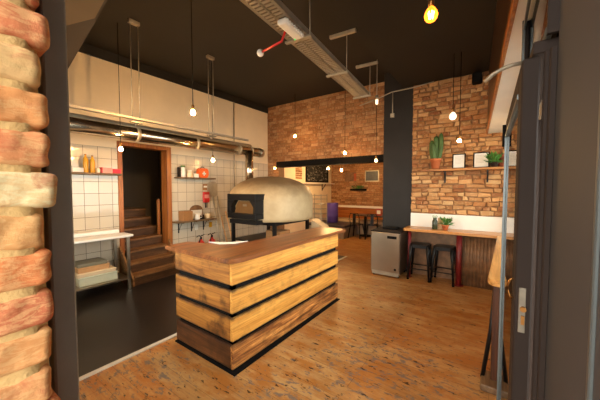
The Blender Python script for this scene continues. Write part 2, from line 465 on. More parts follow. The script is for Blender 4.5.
# stairwell behind the doorway
b = MB()
b.box((-7.6, 1.4, -.2), (-7.5, 4.0, 3.2)); b.box((-7.6, 1.4, -.2), (XL-.2, 1.5, 3.2)); b.box((-7.6, 3.9, -.2), (XL-.2, 4.0, 3.2))
b.box((-7.6, 1.4, 3.1), (XL-.2, 4.0, 3.2)); b.box((-7.6, 1.4, -.2), (-6.8, 4.0, -.01))
struct(b, 'wall_stairwell', M['stairwell'])
b = MB(); b.box((-6.95, 1.5, 0), (-6.9, 2.75, 3.1)); struct(b, 'wall_stairwell_inner', M['stairwell'])

# back wall, brick above the opening and a brick pier on its left
BZ0, BZ1 = 2.23, 2.38
b = MB()
brickwork(b, lambda u, v, w: (u, YB-w, v), [(-5.4, BZ1, -1.95, 3.95), (-5.4, 0, -4.98, BZ1)], .082, .23, .013, .016, PAL_BACK, random.Random(3))
b.mi = 1; b.box((-5.4, YB, BZ1), (-1.2, YB+.25, 3.95)); b.box((-5.4, YB, 0), (-4.99, YB+.25, BZ1))
struct(b, 'wall_back', [M['brick'], M['mortar']])
b = MB(); b.box((-5.03, YB-.06, BZ0), (-1.88, YB+.2, BZ1), .004); struct(b, 'trim_4', M['soft_black'])
# pillar
b = MB(); b.box((-1.88, YR, 0), (-1.32, 6.25, 3.95)); b.box((-1.90, YR-.01, 0), (-1.31, YR+.05, .1)); struct(b, 'wall_pillar', M['black_paint'])
# back-right wall
b = MB()
brickwork(b, lambda u, v, w: (u, YR-w, v), [(-1.32, 1.18, .3, 3.59)], .077, .20, .014, .036, PAL_RIGHT, random.Random(5), .95)
b.mi = 1; b.box((-1.32, YR, 0), (.6, YR+.25, 3.6))
struct(b, 'wall_right_back', [M['brick'], M['mortar']])
b = MB(); b.box((-1.32, YR-.03, .85), (.3, YR, 1.17)); struct(b, 'trim_5', M['white_wall'])
b = MB(); b.box((-1.32, YR-.025, 0), (.3, YR, .85)); struct(b, 'trim_6', M['panel'])
# far room
YF = 9.8
b = MB()
brickwork(b, lambda u, v, w: (u, YF-w, v), [(-5.4, .98, -1.0, 2.95)], .08, .23, .013, .02, PAL_BACK, random.Random(9), .35)
b.mi = 1; b.box((-5.6, YF, 0), (-1.0, YF+.2, 3.0))
struct(b, 'wall_far', [M['brick'], M['mortar']])
b = MB(); b.box((-5.4, YF-.03, 0), (-1.0, YF, .98)); struct(b, 'trim_7', M['white_wall'])
b = MB(); b.box((-1.05, 6.2, 0), (-1.0, YF, 3.0)); struct(b, 'wall_far_right', M['plaster'])
b = MB()
brickwork(b, lambda u, v, w: (XL+w, u, v), [(7.35, 1.95, 7.72, 2.4)], .08, .2, .012, .02, PAL_BACK, random.Random(11))
struct(b, 'trim_8', M['brick'])

# front of the shop: wall with a window left of the entrance, brick jamb, post
b = MB()
b.box((-5.6, -.05, 0), (-.95, .1, .8)); b.box((-5.6, -.05, 2.75), (-.95, .1, 4.1)); b.box((-5.6, -.05, .8), (-4.6, .1, 2.75))
b.box((-1.5, -.05, .8), (-.95, .1, 2.75))
struct(b, 'wall_front', M['plaster'])
w = MB(); w.box((-4.6, -.02, .8), (-4.54, .06, 2.75)); w.box((-1.56, -.02, .8), (-1.5, .06, 2.75)); w.box((-4.54, -.02, .8), (-1.56, .06, .86)); w.box((-4.54, -.02, 2.69), (-1.56, .06, 2.75)); w.box((-3.08, -.02, .86), (-3.02, .06, 2.69))
wf = struct(w, 'window_1', M['frame_dark']); ROOT[wf.name] = Vector((0,0,0))
p = MB(); p.box((-4.54, .015, .86), (-3.08, .021, 2.69)); p.build('pane', M['glass'], wf)
p = MB(); p.box((-3.02, .015, .86), (-1.56, .021, 2.69)); p.build('pane', M['glass'], wf)
b = MB(); b.box((-.95, .172, 0), (-.80, .216, 3.59), .004); b.box((-.95, .1, 0), (-.85, .2, 3.59)); b.box((-1.0, -.05, 0), (-.95, .1, 3.59)); struct(b, 'trim_9', plain('grey_post_paint', (150,148,140), .6, 0, .12, 6))

# left door jamb: big worn bricks with rounded arrises, face towards +X
def jamb():
    mb = MB(); rnd = random.Random(21)
    lay = mb.bm.loops.layers.float_color.new('tint')
    pal = [(208,142,86), (214,154,90), (202,122,72), (208,146,90), (188,104,66), (210,172,116), (206,136,88), (210,156,98), (190,110,74), (206,146,94), (198,124,82)]
    pitch = .0755; z = .05; k = 0
    z = 1.65-.34-pitch*17
    while z < 2.7:
        h = pitch-.0075
        idx = int(round((z-1.31)/pitch))
        c = lin(pal[(idx*5+3) % len(pal)])
        if 1.59 < z+h*.5 < 1.66: c = lin((224,204,156))
        yb = .156+(rnd.random()-.5)*.022; ya = yb-.235
        NU, NV = 34, 14; tilt = (rnd.random()-.5)*.10
        seed = rnd.random()*50
        grid = []
        for i in range(NU+1):
            row = []
            for j in range(NV+1):
                u, v = -1+2*i/NU, -1+2*j/NV
                # rounded pillow
                ru = max(0, (abs(u)-.90)/.10); rv = max(0, (abs(v)-.74)/.26)
                drop = .012*min(1, (ru**2+rv**2))
                cu = 1-.03*rv**2; cv = 1-.10*ru**2
                y = (ya+yb)/2+u*cu*(yb-ya)/2; zz = z+h/2+v*cv*h/2+tilt*(y-.05)*.6
                n = mnoise.fractal(Vector((y*26+seed, zz*26, seed)), 1.0, 2.0, 5)
                n2 = mnoise.noise(Vector((y*9+seed, zz*14, 3)))
                x = -.70-drop+.0045*n+.003*n2
                zz += .0025*mnoise.noise(Vector((y*30, seed, 1)))
                y += .003*mnoise.noise(Vector((zz*40, seed, 7)))*abs(u)
                row.append(mb.bm.verts.new((x, y, zz)))
            grid.append(row)
        for i in range(NU):
            for j in range(NV):
                f = mb.bm.faces.new([grid[i][j], grid[i+1][j], grid[i+1][j+1], grid[i][j+1]]); f.smooth = True
                for lp in f.loops: lp[lay] = c
        # return of the end into the wall
        for j in range(NV):
            a, d = grid[NU][j], grid[NU][j+1]
            e = [mb.bm.verts.new((-.80, q.co.y-.004, q.co.z)) for q in (a, d)]
            f = mb.bm.faces.new([a, e[0], e[1], d]); f.smooth = True
            for lp in f.loops: lp[lay] = c
        for i in range(NU):
            for row_j in (0, NV):
                a, d = grid[i][row_j], grid[i+1][row_j]
                e = [mb.bm.verts.new((-.78, q.co.y, q.co.z)) for q in (a, d)]
                f = mb.bm.faces.new([a, e[0], e[1], d]); f.smooth = True
                for lp in f.loops: lp[lay] = c
        z += pitch
    mb.mi = 1
    # mortar bed, lumpy
    NU, NV = 30, 200; g = []
    for i in range(NU+1):
        row = []
        for j in range(NV+1):
            y = -.5+.650*i/NU; zz = 2.7*j/NV
            row.append(mb.bm.verts.new((-.7045+.003*mnoise.noise(Vector((y*30, zz*40, 0)))-(.03 if i == NU else 0), y, zz)))
        g.append(row)
    for i in range(NU):
        for j in range(NV):
            f = mb.bm.faces.new([g[i][j], g[i+1][j], g[i+1][j+1], g[i][j+1]]); f.material_index = 1; f.smooth = True
    mb.box((-.95, -.50, 0), (-.745, .13, 3.59))
    return mb
struct(jamb(), 'wall_entrance', [M['jamb_brick'], M['grout']])

# bulkhead over the front, with a tan board on its underside
b = MB(); b.prism([(-5.4, .1), (-.8, .1), (-.8, .62), (-2.37, .83), (-3.66, .99), (-5.4, 1.2)], 2.9, 3.95); struct(b, 'ceiling_bulkhead', M['bulk_dark'])
b = MB(); b.prism([(-2.74, .71), (-2.41, .815), (-.83, .605), (-.83, .12), (-3.4, .3)], 2.885, 2.905); struct(b, 'trim_10', M['bulk_tan'])

# right side: wall of windows, soffit box, entrance panel
XW = .22
b = MB()
b.box((XW, 2.0, 0), (XW+.12, YR, .86)); b.box((XW, 2.0, 2.5), (XW+.12, YR, 3.6)); b.box((XW, 2.0, .86), (XW+.12, 2.1, 2.5)); b.box((XW, 5.5, .86), (XW+.12, YR, 2.5))
struct(b, 'wall_right', M['plaster'])
w = MB()
for y0, y1 in ((2.1, 2.15), (3.78, 3.83), (5.45, 5.5)): w.box((XW+.02, y0, .86), (XW+.08, y1, 2.5))
w.box((XW+.02, 2.15, .86), (XW+.08, 5.45, .91)); w.box((XW+.02, 2.15, 2.45), (XW+.08, 5.45, 2.5))
wf = struct(w, 'window_2', M['frame_dark']); ROOT[wf.name] = Vector((0,0,0))
for y0, y1 in ((2.15, 3.78), (3.83, 5.45)):
    p = MB(); p.box((XW+.045, y0, .91), (XW+.051, y1, 2.45)); p.build('pane', M['glass'], wf)
def leaf_turn(o):
    o.data.transform(Matrix.Translation((.053, 1.0, 0)) @ Matrix.Rotation(math.radians(.9), 4, 'Z') @ Matrix.Translation((-.053, -1.0, 0)))
# sloping soffit box above the window: brick cheek, timber edge, white underside
b = MB()
e0, e1 = (.075, 1.45), (-.135, YR)
b.mi = 1; b.prism([(e0[0], e0[1]), (e1[0], e1[1]), (XW, YR), (XW, 1.45)], 2.6, 3.59)
struct(b, 'ceiling_window_box', [M['dark_boards'], M['dark_boards']])
b = MB(); b.prism([(e0[0]-.012, e0[1]), (e1[0]-.012, e1[1]-.04), (e1[0]+.012, e1[1]-.04), (e0[0]+.006, e0[1])], 2.54, 2.605); struct(b, 'trim_11', M['jamb'])
b = MB(); b.prism([(e0[0]+.006, e0[1]), (e1[0]+.012, e1[1]-.04), (XW, YR-.04), (XW, 1.45)], 2.55, 2.6); struct(b, 'trim_12', M['white_wall'])

# shopfront beside the entrance: glazed leaf seen edge-on, transom, posts, charcoal panel
dl = MB()
XD0, XD1, YD0, YD1 = .053, .093, 1.0, 1.92
dl.box((XD0, YD0, .02), (XD1, YD0+.10, 2.01), .004); dl.box((XD0+.004, YD1-.035, .02), (XD0+.03, YD1, 2.01), .003)
dl.box((XD0, YD0+.1, .02), (XD1, YD1-.05, .24), .004); dl.box((XD0, YD0+.1, 1.94), (XD1, YD1-.05, 2.01), .004)
door = struct(dl, 'door_1', M['frame_dark']); ROOT[door.name] = Vector((0,0,0))
p = MB(); p.box((.060, YD0+.1, .24), (.065, YD1-.035, 1.94)); p.build('pane', M['glass'], door)
p = MB()
p.box((XD0-.003, YD1-.05, .24), (XD0+.006, YD1-.035, 1.94)); p.box((XD0-.003, YD0+.1, 1.925), (XD0+.006, YD1-.05, 1.94)); p.box((XD0-.003, YD0+.1, .24), (XD0+.006, YD1-.05, .255))
p.build('glazing_bead', M['frame_grey'], door)
p = MB(); p.box((.063, YD0-.004, 1.235), (.079, YD0+.002, 1.365), .001); o = p.build('lock_plate', plain('worn_lock_steel', (120,112,98), .45, .6, .2, 30), door)
q = MB(); q.cyl((.073, YD0-.012, 1.305), (.073, YD0-.002, 1.305), .0075, 12); q.box((.069, YD0-.008, 1.26), (.077, YD0-.002, 1.285)); q.build('lock_cylinder', M['copper'], o)
p = MB(); p.tube([(.054, 1.05, 1.375), (.046, 1.05, 1.372), (.040, 1.05, 1.355), (.040, 1.05, 1.335), (.046, 1.05, 1.318), (.054, 1.05, 1.315)], .003, 8); p.build('door_handle', M['copper'], door)
p = MB(); p.cyl((XD0-.005, YD1, 1.88), (XD0-.005, YD1, 2.0), .009, 10); p.build('hinge', M['soft_black'], door)
for o in [door]+[c for c in bpy.data.objects if c.parent in (door, o)]: leaf_turn(o)
b = MB(); b.box((.075, 1.0, 2.015), (.15, 1.98, 2.05), .003); b.box((.1, .97, 3.2), (.15, 1.98, 3.59)); b.box((.1, 1.95, 2.05), (.15, 1.98, 3.2)); b.box((.1, .966, 2.05), (.15, .98, 3.2))
wt = struct(b, 'window_3', M['frame_dark']); ROOT[wt.name] = Vector((0,0,0))
p = MB(); p.box((.122, .98, 2.05), (.127, 1.95, 3.2)); p.build('pane', M['glass'], wt)
p = MB(); p.box((.098, .98, 2.05), (.112, 1.95, 2.075), .003); p.box((.098, 1.935, 2.075), (.112, 1.95, 3.2), .003); p.box((.1, .98, 2.5), (.112, 1.95, 2.52), .003)
p.build('glazing_bead', M['frame_grey'], wt)
b = MB(); b.box((.24, .97, 2.02), (.34, 2.0, 3.59)); struct(b, 'wall_transom_backing', plain('transom_reflection_grey', (150,152,138), .6, 0, .05, 4))  # added behind the transom; shuts out sky, colour stands in for glass reflection
b = MB()
b.box((.098, .985, 0), (.112, 1.0, 2.015), .003); b.box((.108, .966, 0), (.124, 1.0, 2.015), .003); b.box((.112, .97, 0), (.34, 1.0, 2.015))
struct(b, 'trim_13', M['frame_dark'])
b = MB(); b.box((.075, 1.95, 0), (.34, 2.0, 2.015)); struct(b, 'trim_15', M['frame_dark'])
b = MB(); b.box((.122, .585, 0), (.34, .965, 3.59), .003); struct(b, 'wall_entrance_panel', M['charcoal'])
b = MB(); b.box((.120, .572, 0), (.34, .584, 3.59), .002); struct(b, 'trim_14', M['frame_grey'])
b = MB(); b.box((.125, -.50, 0), (.34, .57, 3.59)); struct(b, 'wall_entrance_outer', M['charcoal'])  # runs on out of view, its length set to limit entrance daylight
b = MB(); b.box((-.95, -.50, 2.75), (.34, -.1, 3.1)); struct(b, 'ceiling_lobby_blocker', M['charcoal'])  # unseen lobby roof, added to cut daylight on the brick jamb
b = MB(); b.box((-.95, -.50, -.2), (.34, -.3, 0)); struct(b, 'floor_lobby', M['kfloor'])
b = MB(); b.box((-12, -12, -.3), (14, -.3, -.21)); b.box((.8, -.3, -.3), (14, 14, -.2)); struct(b, 'floor_pavement', plain('pavement', (140,136,130), .9, 0, .1, 3))

# ================================================================== SERVING COUNTER
CX0, CX1, CY0, CY1 = -2.77, -1.87, 1.60, 3.61
ct = thing('serving_counter', 'long plank-clad serving counter with dark gaps between golden boards and a wooden top', 'counter', (-2.33, 2.6, 0))
def top_poly():
    pts = [(-2.84, 1.53)]
    r = .13; cx, cy = -1.79-r, 1.52+r
    pts += [(cx+r*math.cos(a), cy+r*math.sin(a)) for a in [(-.5+.5*i/8)*PI for i in range(9)]]
    pts += [(-1.79, 3.70), (-2.26, 3.70), (-2.26, 2.20), (-2.40, 1.98), (-2.60, 1.84), (-2.84, 1.80)]
    return pts
b = MB(); b.prism(top_poly(), 1.0, 1.042, .006, 2); b.build('countertop', M['worktop_y'], ct)
b = MB(); b.box((CX0+.03, CY0+.03, .01), (CX1-.03, CY0+.07, 1.0)); b.box((CX1-.07, CY0+.03, .01), (CX1-.03, CY1-.02, 1.0)); b.box((CX0+.03, CY0+.05, .01), (CX0+.07, CY0+.24, 1.0)); b.box((CX1-.4, CY1-.06, .01), (CX1-.03, CY1-.02, 1.0))
b.build('carcass', M['soft_black'], ct)
b = MB(); b.prism([(CX0, CY0-.02), (CX1+.05, CY0-.025), (CX1+.035, CY1), (CX1-.1, CY1), (CX1-.1, CY0+.2), (CX0-.02, CY0+.2)], 0, .01); b.build('base_shadow_strip', M['soft_black'], ct)  # thin dark slab in place of the shadow at the counter's foot
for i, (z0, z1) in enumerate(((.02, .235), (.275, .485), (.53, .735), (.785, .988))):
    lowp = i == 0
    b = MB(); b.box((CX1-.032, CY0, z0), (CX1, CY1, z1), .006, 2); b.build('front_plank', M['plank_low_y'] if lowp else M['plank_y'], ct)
    b = MB(); b.box((CX0, CY0, z0), (CX1-.034, CY0+.032, z1), .006, 2); b.build('end_plank', M['plank_low_x_shaded'] if lowp else M['plank_x_shaded'], ct)
b = MB(); b.box((-2.25, CY0+.3, .45), (-1.95, CY1-.08, .48)); b.build('inner_shelf', M['shelf_y'], ct)
mono(MB().obox((-2.52, 2.02, 1.046), (.26, .19, .006), (0,0,.5)) if False else MB().prism([(-2.60, 1.90), (-2.40, 2.03), (-2.29, 2.20), (-2.30, 2.02), (-2.42, 1.90)], 1.043, 1.049),
     'paper_sheet', M['paper'], 'white paper sheet lying on the inner edge of the serving counter', 'paper', (-2.42, 2.0, 1.043))

# ================================================================== PIZZA OVEN
OX, OY = -3.92, 4.45
ov = thing('pizza_oven', 'big domed cream pizza oven with black mouth surround on black legs', 'oven', (OX, OY, 0))
prof = [(.84, 1.01), (.875, 1.02), (.88, 1.08), (.88, 1.40), (.865, 1.50), (.82, 1.60), (.73, 1.70), (.6, 1.785), (.42, 1.85), (.22, 1.885), (.02, 1.897)]
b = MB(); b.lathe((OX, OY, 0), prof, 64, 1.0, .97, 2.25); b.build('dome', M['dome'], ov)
# mouth surround, facing the kitchen (-Y)
MX0, MX1, MY, MZ0, MZ1 = -4.19, -3.44, 3.49, 1.08, 1.54
AX0, AX1, AZ0, AZ1 = -4.03, -3.55, 1.18, 1.42
b = MB()
b.box((MX0, MY, MZ0), (MX1, MY+.35, AZ0), .008); b.box((MX0, MY, AZ1), (MX1, MY+.35, MZ1), .008)
b.box((MX0, MY, AZ0), (AX0-.05, MY+.35, AZ1), .004); b.box((AX1+.05, MY, AZ0), (MX1, MY+.35, AZ1), .004)
b.box((MX0+.05, MY+.14, AZ0), (MX1-.05, MY+.35, AZ1))
b.prism([(AX0-.05, AZ1), (AX0-.05, AZ1-.11), (AX0+.04, AZ1)], MY, MY+.3, plane='xz'); b.prism([(AX1+.05, AZ1), (AX1-.04, AZ1), (AX1+.05, AZ1-.11)], MY, MY+.3, plane='xz')
b.build('mouth_surround', M['black_steel'], ov)
b = MB(); b.prism([(AX0-.045, AZ0), (AX1+.045, AZ0), (AX1-.01, AZ1-.09), (AX1-.07, AZ1-.015), (AX0+.07, AZ1-.015), (AX0+.01, AZ1-.09)], MY+.08, MY+.1, plane='xz', bev=.004); d = b.build('oven_door', M['oven_door'], ov)
b = MB(); b.box(((AX0+AX1)/2-.05, MY+.074, 1.31), ((AX0+AX1)/2+.05, MY+.082, 1.35), .002); b.build('badge', M['steel'], d)
b = MB(); b.box((OX-.6, OY-.58, .94), (OX+.6, OY+.58, 1.012)); b.box((MX0+.02, MY+.04, .98), (MX1-.02, OY-.5, 1.06)); b.build('stand_frame', M['black_steel'], ov)
for sx in (-1, 1):
    for sy in (-1, 1):
        b = MB(); b.box((OX+sx*.57-.03, OY+sy*.55-.03, 0.004), (OX+sx*.57+.03, OY+sy*.55+.03, .94)); b.build('leg', M['black_steel'], ov)
b = MB(); b.box((OX-.57, OY-.55, .56), (OX+.57, OY+.55, .59)); b.build('lower_shelf', M['black_steel'], ov)
mono(MB().box((-3.75, 4.1, .591), (-3.38, 4.42, .80), .004), 'cardboard_box', M['cardboard'], 'brown cardboard box on the shelf under the pizza oven', 'box', (-3.56, 4.26, .591))
b = MB(); b.lathe((-3.52, 3.25, .004), [(.2, 0), (.24, .03), (.26, .62), (.28, .66), (.26, .68), (.235, .64), (.22, .06), (.02, .05)], 28)
mono(b, 'round_tub', M['greygreen'], 'round grey tub standing below the oven mouth', 'tub', (-3.52, 3.25, .004))

# ventilation duct with flue
DX, DZc, DR = -4.62, 2.49, .105
dc = thing('ventilation_duct', 'long shiny round steel duct running along the kitchen wall into the oven flue', 'duct', (DX, 4.45, 1.85))
b = MB(); b.cyl((DX, .12, DZc), (DX, 4.80, DZc), DR, 28); b.build('duct_pipe', M['duct'], dc)
for y in (1.0, 2.05, 3.1, 4.15, 4.5):
    b = MB(); b.cyl((DX, y, DZc), (DX, y+.05, DZc), DR+.006, 28); b.build('joint_band', M['galv'], dc)
b = MB(); b.tube([(DX, 4.80, DZc), (DX, 4.86, DZc), (DX, 4.92, DZc)], DR, 28, True, [DR*1.06, DR*1.06, DR*.95]); b.build('end_cap', M['steel'], dc)
b = MB(); b.cyl((DX+.06, 4.44, 1.62), (DX+.06, 4.44, DZc), .09, 24); b.build('flue', M['duct'], dc)
b = MB(); b.cyl((DX+.06, 4.44, 1.72), (DX+.06, 4.44, 1.77), .105, 24); b.build('flue_collar', M['steel'], dc)
MB().cyl((DX-.17, .12, 2.63), (DX-.17, 4.7, 2.63), .055, 18).build('upper_pipe', M['galv'], dc)
for y in (1.02, 2.07, 3.12, 4.17):
    MB().box((DX-.19, y, DZc+.02), (DX-.12, y+.02, 2.60)).build('pipe_saddle', M['galv'], dc)

# strut rail with hangers
RX, RZ = -4.12, 2.62
sr = thing('strut_rail', 'slim perforated steel rail hung from the black ceiling on twin rods above the duct', 'rail', (RX, 2.4, RZ))
b = MB(); b.box((RX-.02, .3, RZ-.02), (RX+.02, 3.98, RZ-.015)); b.box((RX-.02, .3, RZ-.02), (RX-.016, 3.98, RZ+.012)); b.box((RX+.016, .3, RZ-.02), (RX+.02, 3.98, RZ+.012))
y = .32
while y < 3.95: b.box((RX-.016, y, RZ+.006), (RX+.016, y+.025, RZ+.014)); y += .06
b.build('rail', M['galv'], sr)
for y in (1.85, 3.10):
    b = MB(); b.box((RX-.03, y-.07, 3.90), (RX+.03, y+.07, 3.95), .004); br = b.build('ceiling_bracket', M['galv'], sr)
    for s_ in (-1, 1):
        b = MB(); b.cyl((RX, y+s_*.05, RZ-.05), (RX, y+s_*.05, 3.91), .007, 8); b.build('hanger_rod', M['galv'], sr)
    b = MB(); b.box((RX-.035, y-.08, RZ-.065), (RX+.035, y+.08, RZ-.045), .003); b.cyl((RX, y, RZ-.1), (RX, y, RZ-.06), .02, 10); b.build('clamp', M['steel'], sr)

# ================================================================== PENDANT LAMPS
G_P = 'bare bulb pendants'
def pendant(x, y, z, zc, label, mat='bulb', r=.027, big=False, dz=0):
    t = thing('pendant_lamp', label, 'lamp', (x, y, zc), G_P)
    MB().cyl((x, y, z+r*1.6+.05), (x, y, zc), .0045, 8).build('cord', M['soft_black'], t)
    MB().lathe((x, y, z+r*1.25), [(.012, 0), (.018, .005), (.018, .05), (.012, .065), (.006, .07)], 14).build('socket', M['copper'], t)
    prof = [(.003, -r), (r*.55, -r*.86), (r*.9, -r*.45), (r, 0), (r*.9, r*.45), (r*.62, r*.95), (.014, r*1.3), (.013, r*1.35)]
    if big:
        MB().lathe((x, y, z), prof, 20).build('bulb', M['bulb_amber'], t)
        f = MB()
        for k in range(6):
            a = 2*PI*k/6; f.tube([(x+.4*r*math.cos(a), y+.4*r*math.sin(a), z+.55*r), (x+.3*r*math.cos(a), y+.3*r*math.sin(a), z-.45*r)], .0022, 6)
        f.build('filament', M['filament'], t)
    else:
        MB().lathe((x, y, z), prof, 18).build('bulb', M[mat], t)
    return t
pendant(-4.36, 1.74, 2.20, 3.95, 'glowing bare bulb hanging in front of the dark staircase doorway', 'bulb_mid')
pendant(-3.08, 2.05, 2.58, 3.95, 'glowing bare bulb hanging high against the cream wall above the duct', 'bulb_strong')
pendant(-4.30, 3.26, 2.16, 3.95, 'glowing bare bulb under the duct beside the orange first aid case')
pendant(-4.05, 5.5, 2.92, 3.95, 'glowing bare bulb high against the back brick wall, left of two over the beam')
pendant(-2.70, 5.5, 2.41, 3.95, 'glowing bare bulb on a long cord in front of the middle of the black beam')
pendant(-4.25, 7.5, 2.25, 2.95, 'small bulb in the far room beside the chalkboard edge', 'bulb_far')
pendant(-3.79, 7.5, 2.17, 2.95, 'small bulb in the far room in front of the far brick wall', 'bulb_far')
pendant(-1.98, 5.45, 2.20, 3.95, 'dim amber bulb at the right end of the black beam beside the pillar', 'bulb_soft', .03)
pendant(-.37, 2.0, 2.775, 3.59, 'large amber filament bulb close overhead at the top of the picture', r=.042, big=True)
pendant(-.53, 4.6, 2.69, 3.59, 'large clear bulb hanging before the brick wall above the cactus', 'bulb_white', .05)
pendant(-.44, 4.6, 2.33, 3.59, 'small lit bulb hanging just above the two framed sheets', 'bulb', .024)
wl = thing('wall_bulb', 'bare glowing bulb on the brick pier right above the oven', 'lamp', (-5.02, 5.97, 2.20))
MB().cyl((-5.02, 5.99, 2.2), (-5.02, 5.9, 2.2), .02, 12).build('socket', M['copper'], wl)
MB().ball((-5.02, 5.87, 2.2), .03).build('bulb', M['bulb_wall'], wl)

# ================================================================== OVERHEAD TRAY
ang = math.atan2(.22, 2.62)
tr = thing('cable_tray', 'long perforated steel cable tray hung under the black ceiling', 'cable tray', (-1.54, 1.58, 3.1))
tr.rotation_euler = (0, 0, ang)
TL0, TL1, TWd = -1.5, 2.68, .115
b = MB()
b.box((-TWd, TL0, 0), (-TWd+.006, TL1, .05)); b.box((TWd-.006, TL0, 0), (TWd, TL1, .05))
b.box((-TWd, TL0, 0), (-TWd+.03, TL1, .004)); b.box((TWd-.03, TL0, 0), (TWd, TL1, .004)); b.box((-.012, TL0, 0), (.012, TL1, .004))
y = TL0
while y < TL1-.02: b.box((-TWd+.02, y, 0), (TWd-.02, y+.022, .004)); y += .042
b.build('perforated_channel', M['galv'], tr, local=True)
MB().box((-TWd+.012, TL0, .006), (TWd-.012, TL1, .03)).build('cable_bundle', plain('tan_cables', (120,104,82), .7, 0, .2, 12), tr, local=True)
for yy in (.64, 1.60, 2.6):
    MB().box((-TWd-.03, yy-.02, -.022), (TWd+.03, yy+.02, 0), .003).build('cross_bracket', M['galv'], tr, local=True)
    MB().cyl((TWd+.012, yy, -.02), (TWd+.012, yy, .46), .006, 8).build('hanger_rod', M['galv'], tr, local=True)
    MB().box((-.10, yy-.02, .45), (TWd+.13, yy+.02, .49), .003).build('ceiling_strut', M['galv'], tr, local=True)
el = thing('emergency_light', 'white ribbed emergency light fixed under the cable tray', 'light', (-1.535, 2.02, 3.10)); el.rotation_euler = (0,0,ang)
MB().box((-.05, -.15, -.05), (.05, .15, -.001), .02, 3).build('housing', M['white'], el, local=True)
b = MB()
b.box((.034, -.14, -.04), (.052, .14, -.018))
for k in range(8): b.box((.035, -.135+k*.036, -.045), (.062, -.122+k*.036, -.013), .003)
b.build('ribs', M['white'], el, local=True)
MB().ball((-.03, .12, -.052), .007).build('indicator', emit('green_indicator', (60,220,110), 1.5), el, local=True)
sd = thing('alarm_sounder', 'white ball on a red arm beside the emergency light', 'alarm', (-1.62, 2.0, 3.08))
MB().tube([(-1.60, 2.02, 3.075), (-1.64, 2.02, 3.0), (-1.92, 2.06, 3.0)], .011, 10).build('arm', M['red'], sd)
MB().ball((-1.95, 2.065, 3.0), .036).build('ball', M['white'], sd)
# galvanised conduit over the pillar
cd = thing('conduit_run', 'thin grey conduit crossing the top of the black pillar with a drop to a switch', 'conduit', (-1.7, 5.57, 3.4))
MB().tube([(-2.4, 5.58, 3.40), (-2.0, 5.56, 3.47), (-1.72, 5.56, 3.545), (-1.3, 5.56, 3.55), (-.95, 5.52, 3.57)], .011, 8).build('pipe', M['galv'], cd)
MB().cyl((-1.70, 5.575, 3.55), (-1.70, 5.575, 3.10), .011, 8).build('drop', M['galv'], cd)
MB().box((-1.74, 5.55, 3.05), (-1.66, 5.6, 3.13), .006).build('junction_box', M['galv'], cd)
hl = thing('hanging_lamp', 'small pale cylinder lamp hanging past the end of the cable tray', 'lamp', (-1.67, 4.6, 3.95))
MB().cyl((-1.67, 4.6, 3.2), (-1.67, 4.6, 3.95), .006, 8).build('rod', M['galv'], hl)
MB().cyl((-1.67, 4.6, 3.14), (-1.67, 4.6, 3.21), .026, 14).build('cap', M['galv'], hl)
MB().lathe((-1.67, 4.6, 3.06), [(.004, 0), (.022, .01), (.024, .08)], 14).build('lens', M['bulb_white'], hl)
mono(MB().box((-.36, 5.42, 3.38), (-.22, 5.56, 3.55), .02, 2), 'wall_speaker', M['soft_black'], 'black box high on the right brick wall beside the ceiling', 'speaker', (-.27, 5.45, 3.36))
mono(MB().tube([(.102, 1.96, 2.335), (.06, 1.955, 2.333), (.02, 1.95, 2.322), (-.03, 1.95, 2.30), (-.065, 1.95, 2.265)], .011, 8), 'door_stay', M['galv'], 'curved grey stay arm reaching out above the glass door', 'door stay', (.05, 1.95, 2.33))
# thin vertical conduits on the kitchen wall
mono(MB().cyl((XL+.025, 4.72, 1.2), (XL+.025, 4.72, 3.79), .014, 10), 'wall_conduit', M['galv'], 'upright grey conduit on the cream wall right of the hanging bulb', 'conduit', (XL+.025, 4.72, 1.2))

# ================================================================== KITCHEN WALL ITEMS
def wall_shelf(name, label, y0, y1, z, dep, mat, brs):
    t = thing(name, label, 'shelf', (XL+.012, (y0+y1)/2, z-.03))
    MB().box((XL+.012, y0, z-.03), (XL+dep, y1, z), .003).build('board', mat, t)
    for y in brs:
        b = MB(); b.box((XL+.012, y-.012, z-.26), (XL+.02, y+.012, z-.03)); b.box((XL+.012, y-.012, z-.042), (XL+dep-.03, y+.012, z-.03)); b.tube([(XL+.02, y, z-.22), (XL+dep*.6, y, z-.04)], .005, 6); b.build('bracket', M['black_steel'], t)
    return t
wall_shelf('wall_shelf', 'dark shelf on the tiles left of the doorway carrying yellow bottles', 1.25, 2.09, 1.895, .2, M['shelf_y'], ())
wall_shelf('wall_shelf', 'upper thin shelf right of the doorway carrying jars and first aid case', 3.12, 4.02, 1.875, .2, M['shelf_y'], ())
wall_shelf('wall_shelf', 'lower bracketed shelf right of the doorway with cardboard box and mug', 3.06, 4.0, .965, .24, M['shelf_y'], (3.2, 3.5, 3.8))
sx = XL+.1
z = 1.896
mono(MB().box((sx-.06, 1.42, z), (sx+.06, 1.56, z+.07), .004), 'small_carton', M['white'], 'small white carton at the left end of the left tile shelf', 'carton', (sx, 1.49, z))
def bottle(y, h, label, mat, r=.035, x=sx+.02):
    t = thing('oil_bottle', label, 'bottle', (x, y, z), 'oil bottles')
    MB().lathe((x, y, z), [(r*.95, 0), (r, .006), (r, h*.68), (r*.75, h*.78), (r*.38, h*.86), (r*.36, h*.95)], 18).build('body', mat, t)
    MB().cyl((x, y, z+h*.94), (x, y, z+h), r*.42, 14).build('cap', M['copper'], t)
bottle(1.60, .29, 'tall yellow oil bottle, left of the pair on the left tile shelf', M['oil'])
bottle(1.69, .275, 'tall yellow oil bottle, right of the pair on the left tile shelf', M['oil'])
mono(MB().lathe((sx, 1.77, z), [(.03, 0), (.032, .06), (.02, .08)], 14), 'white_pot', M['white'], 'little white pot between yellow bottle and red carton', 'pot', (sx, 1.77, z))
rc = thing('foil_carton', 'long white carton with a red end on the left tile shelf', 'carton', (sx, 1.88, z))
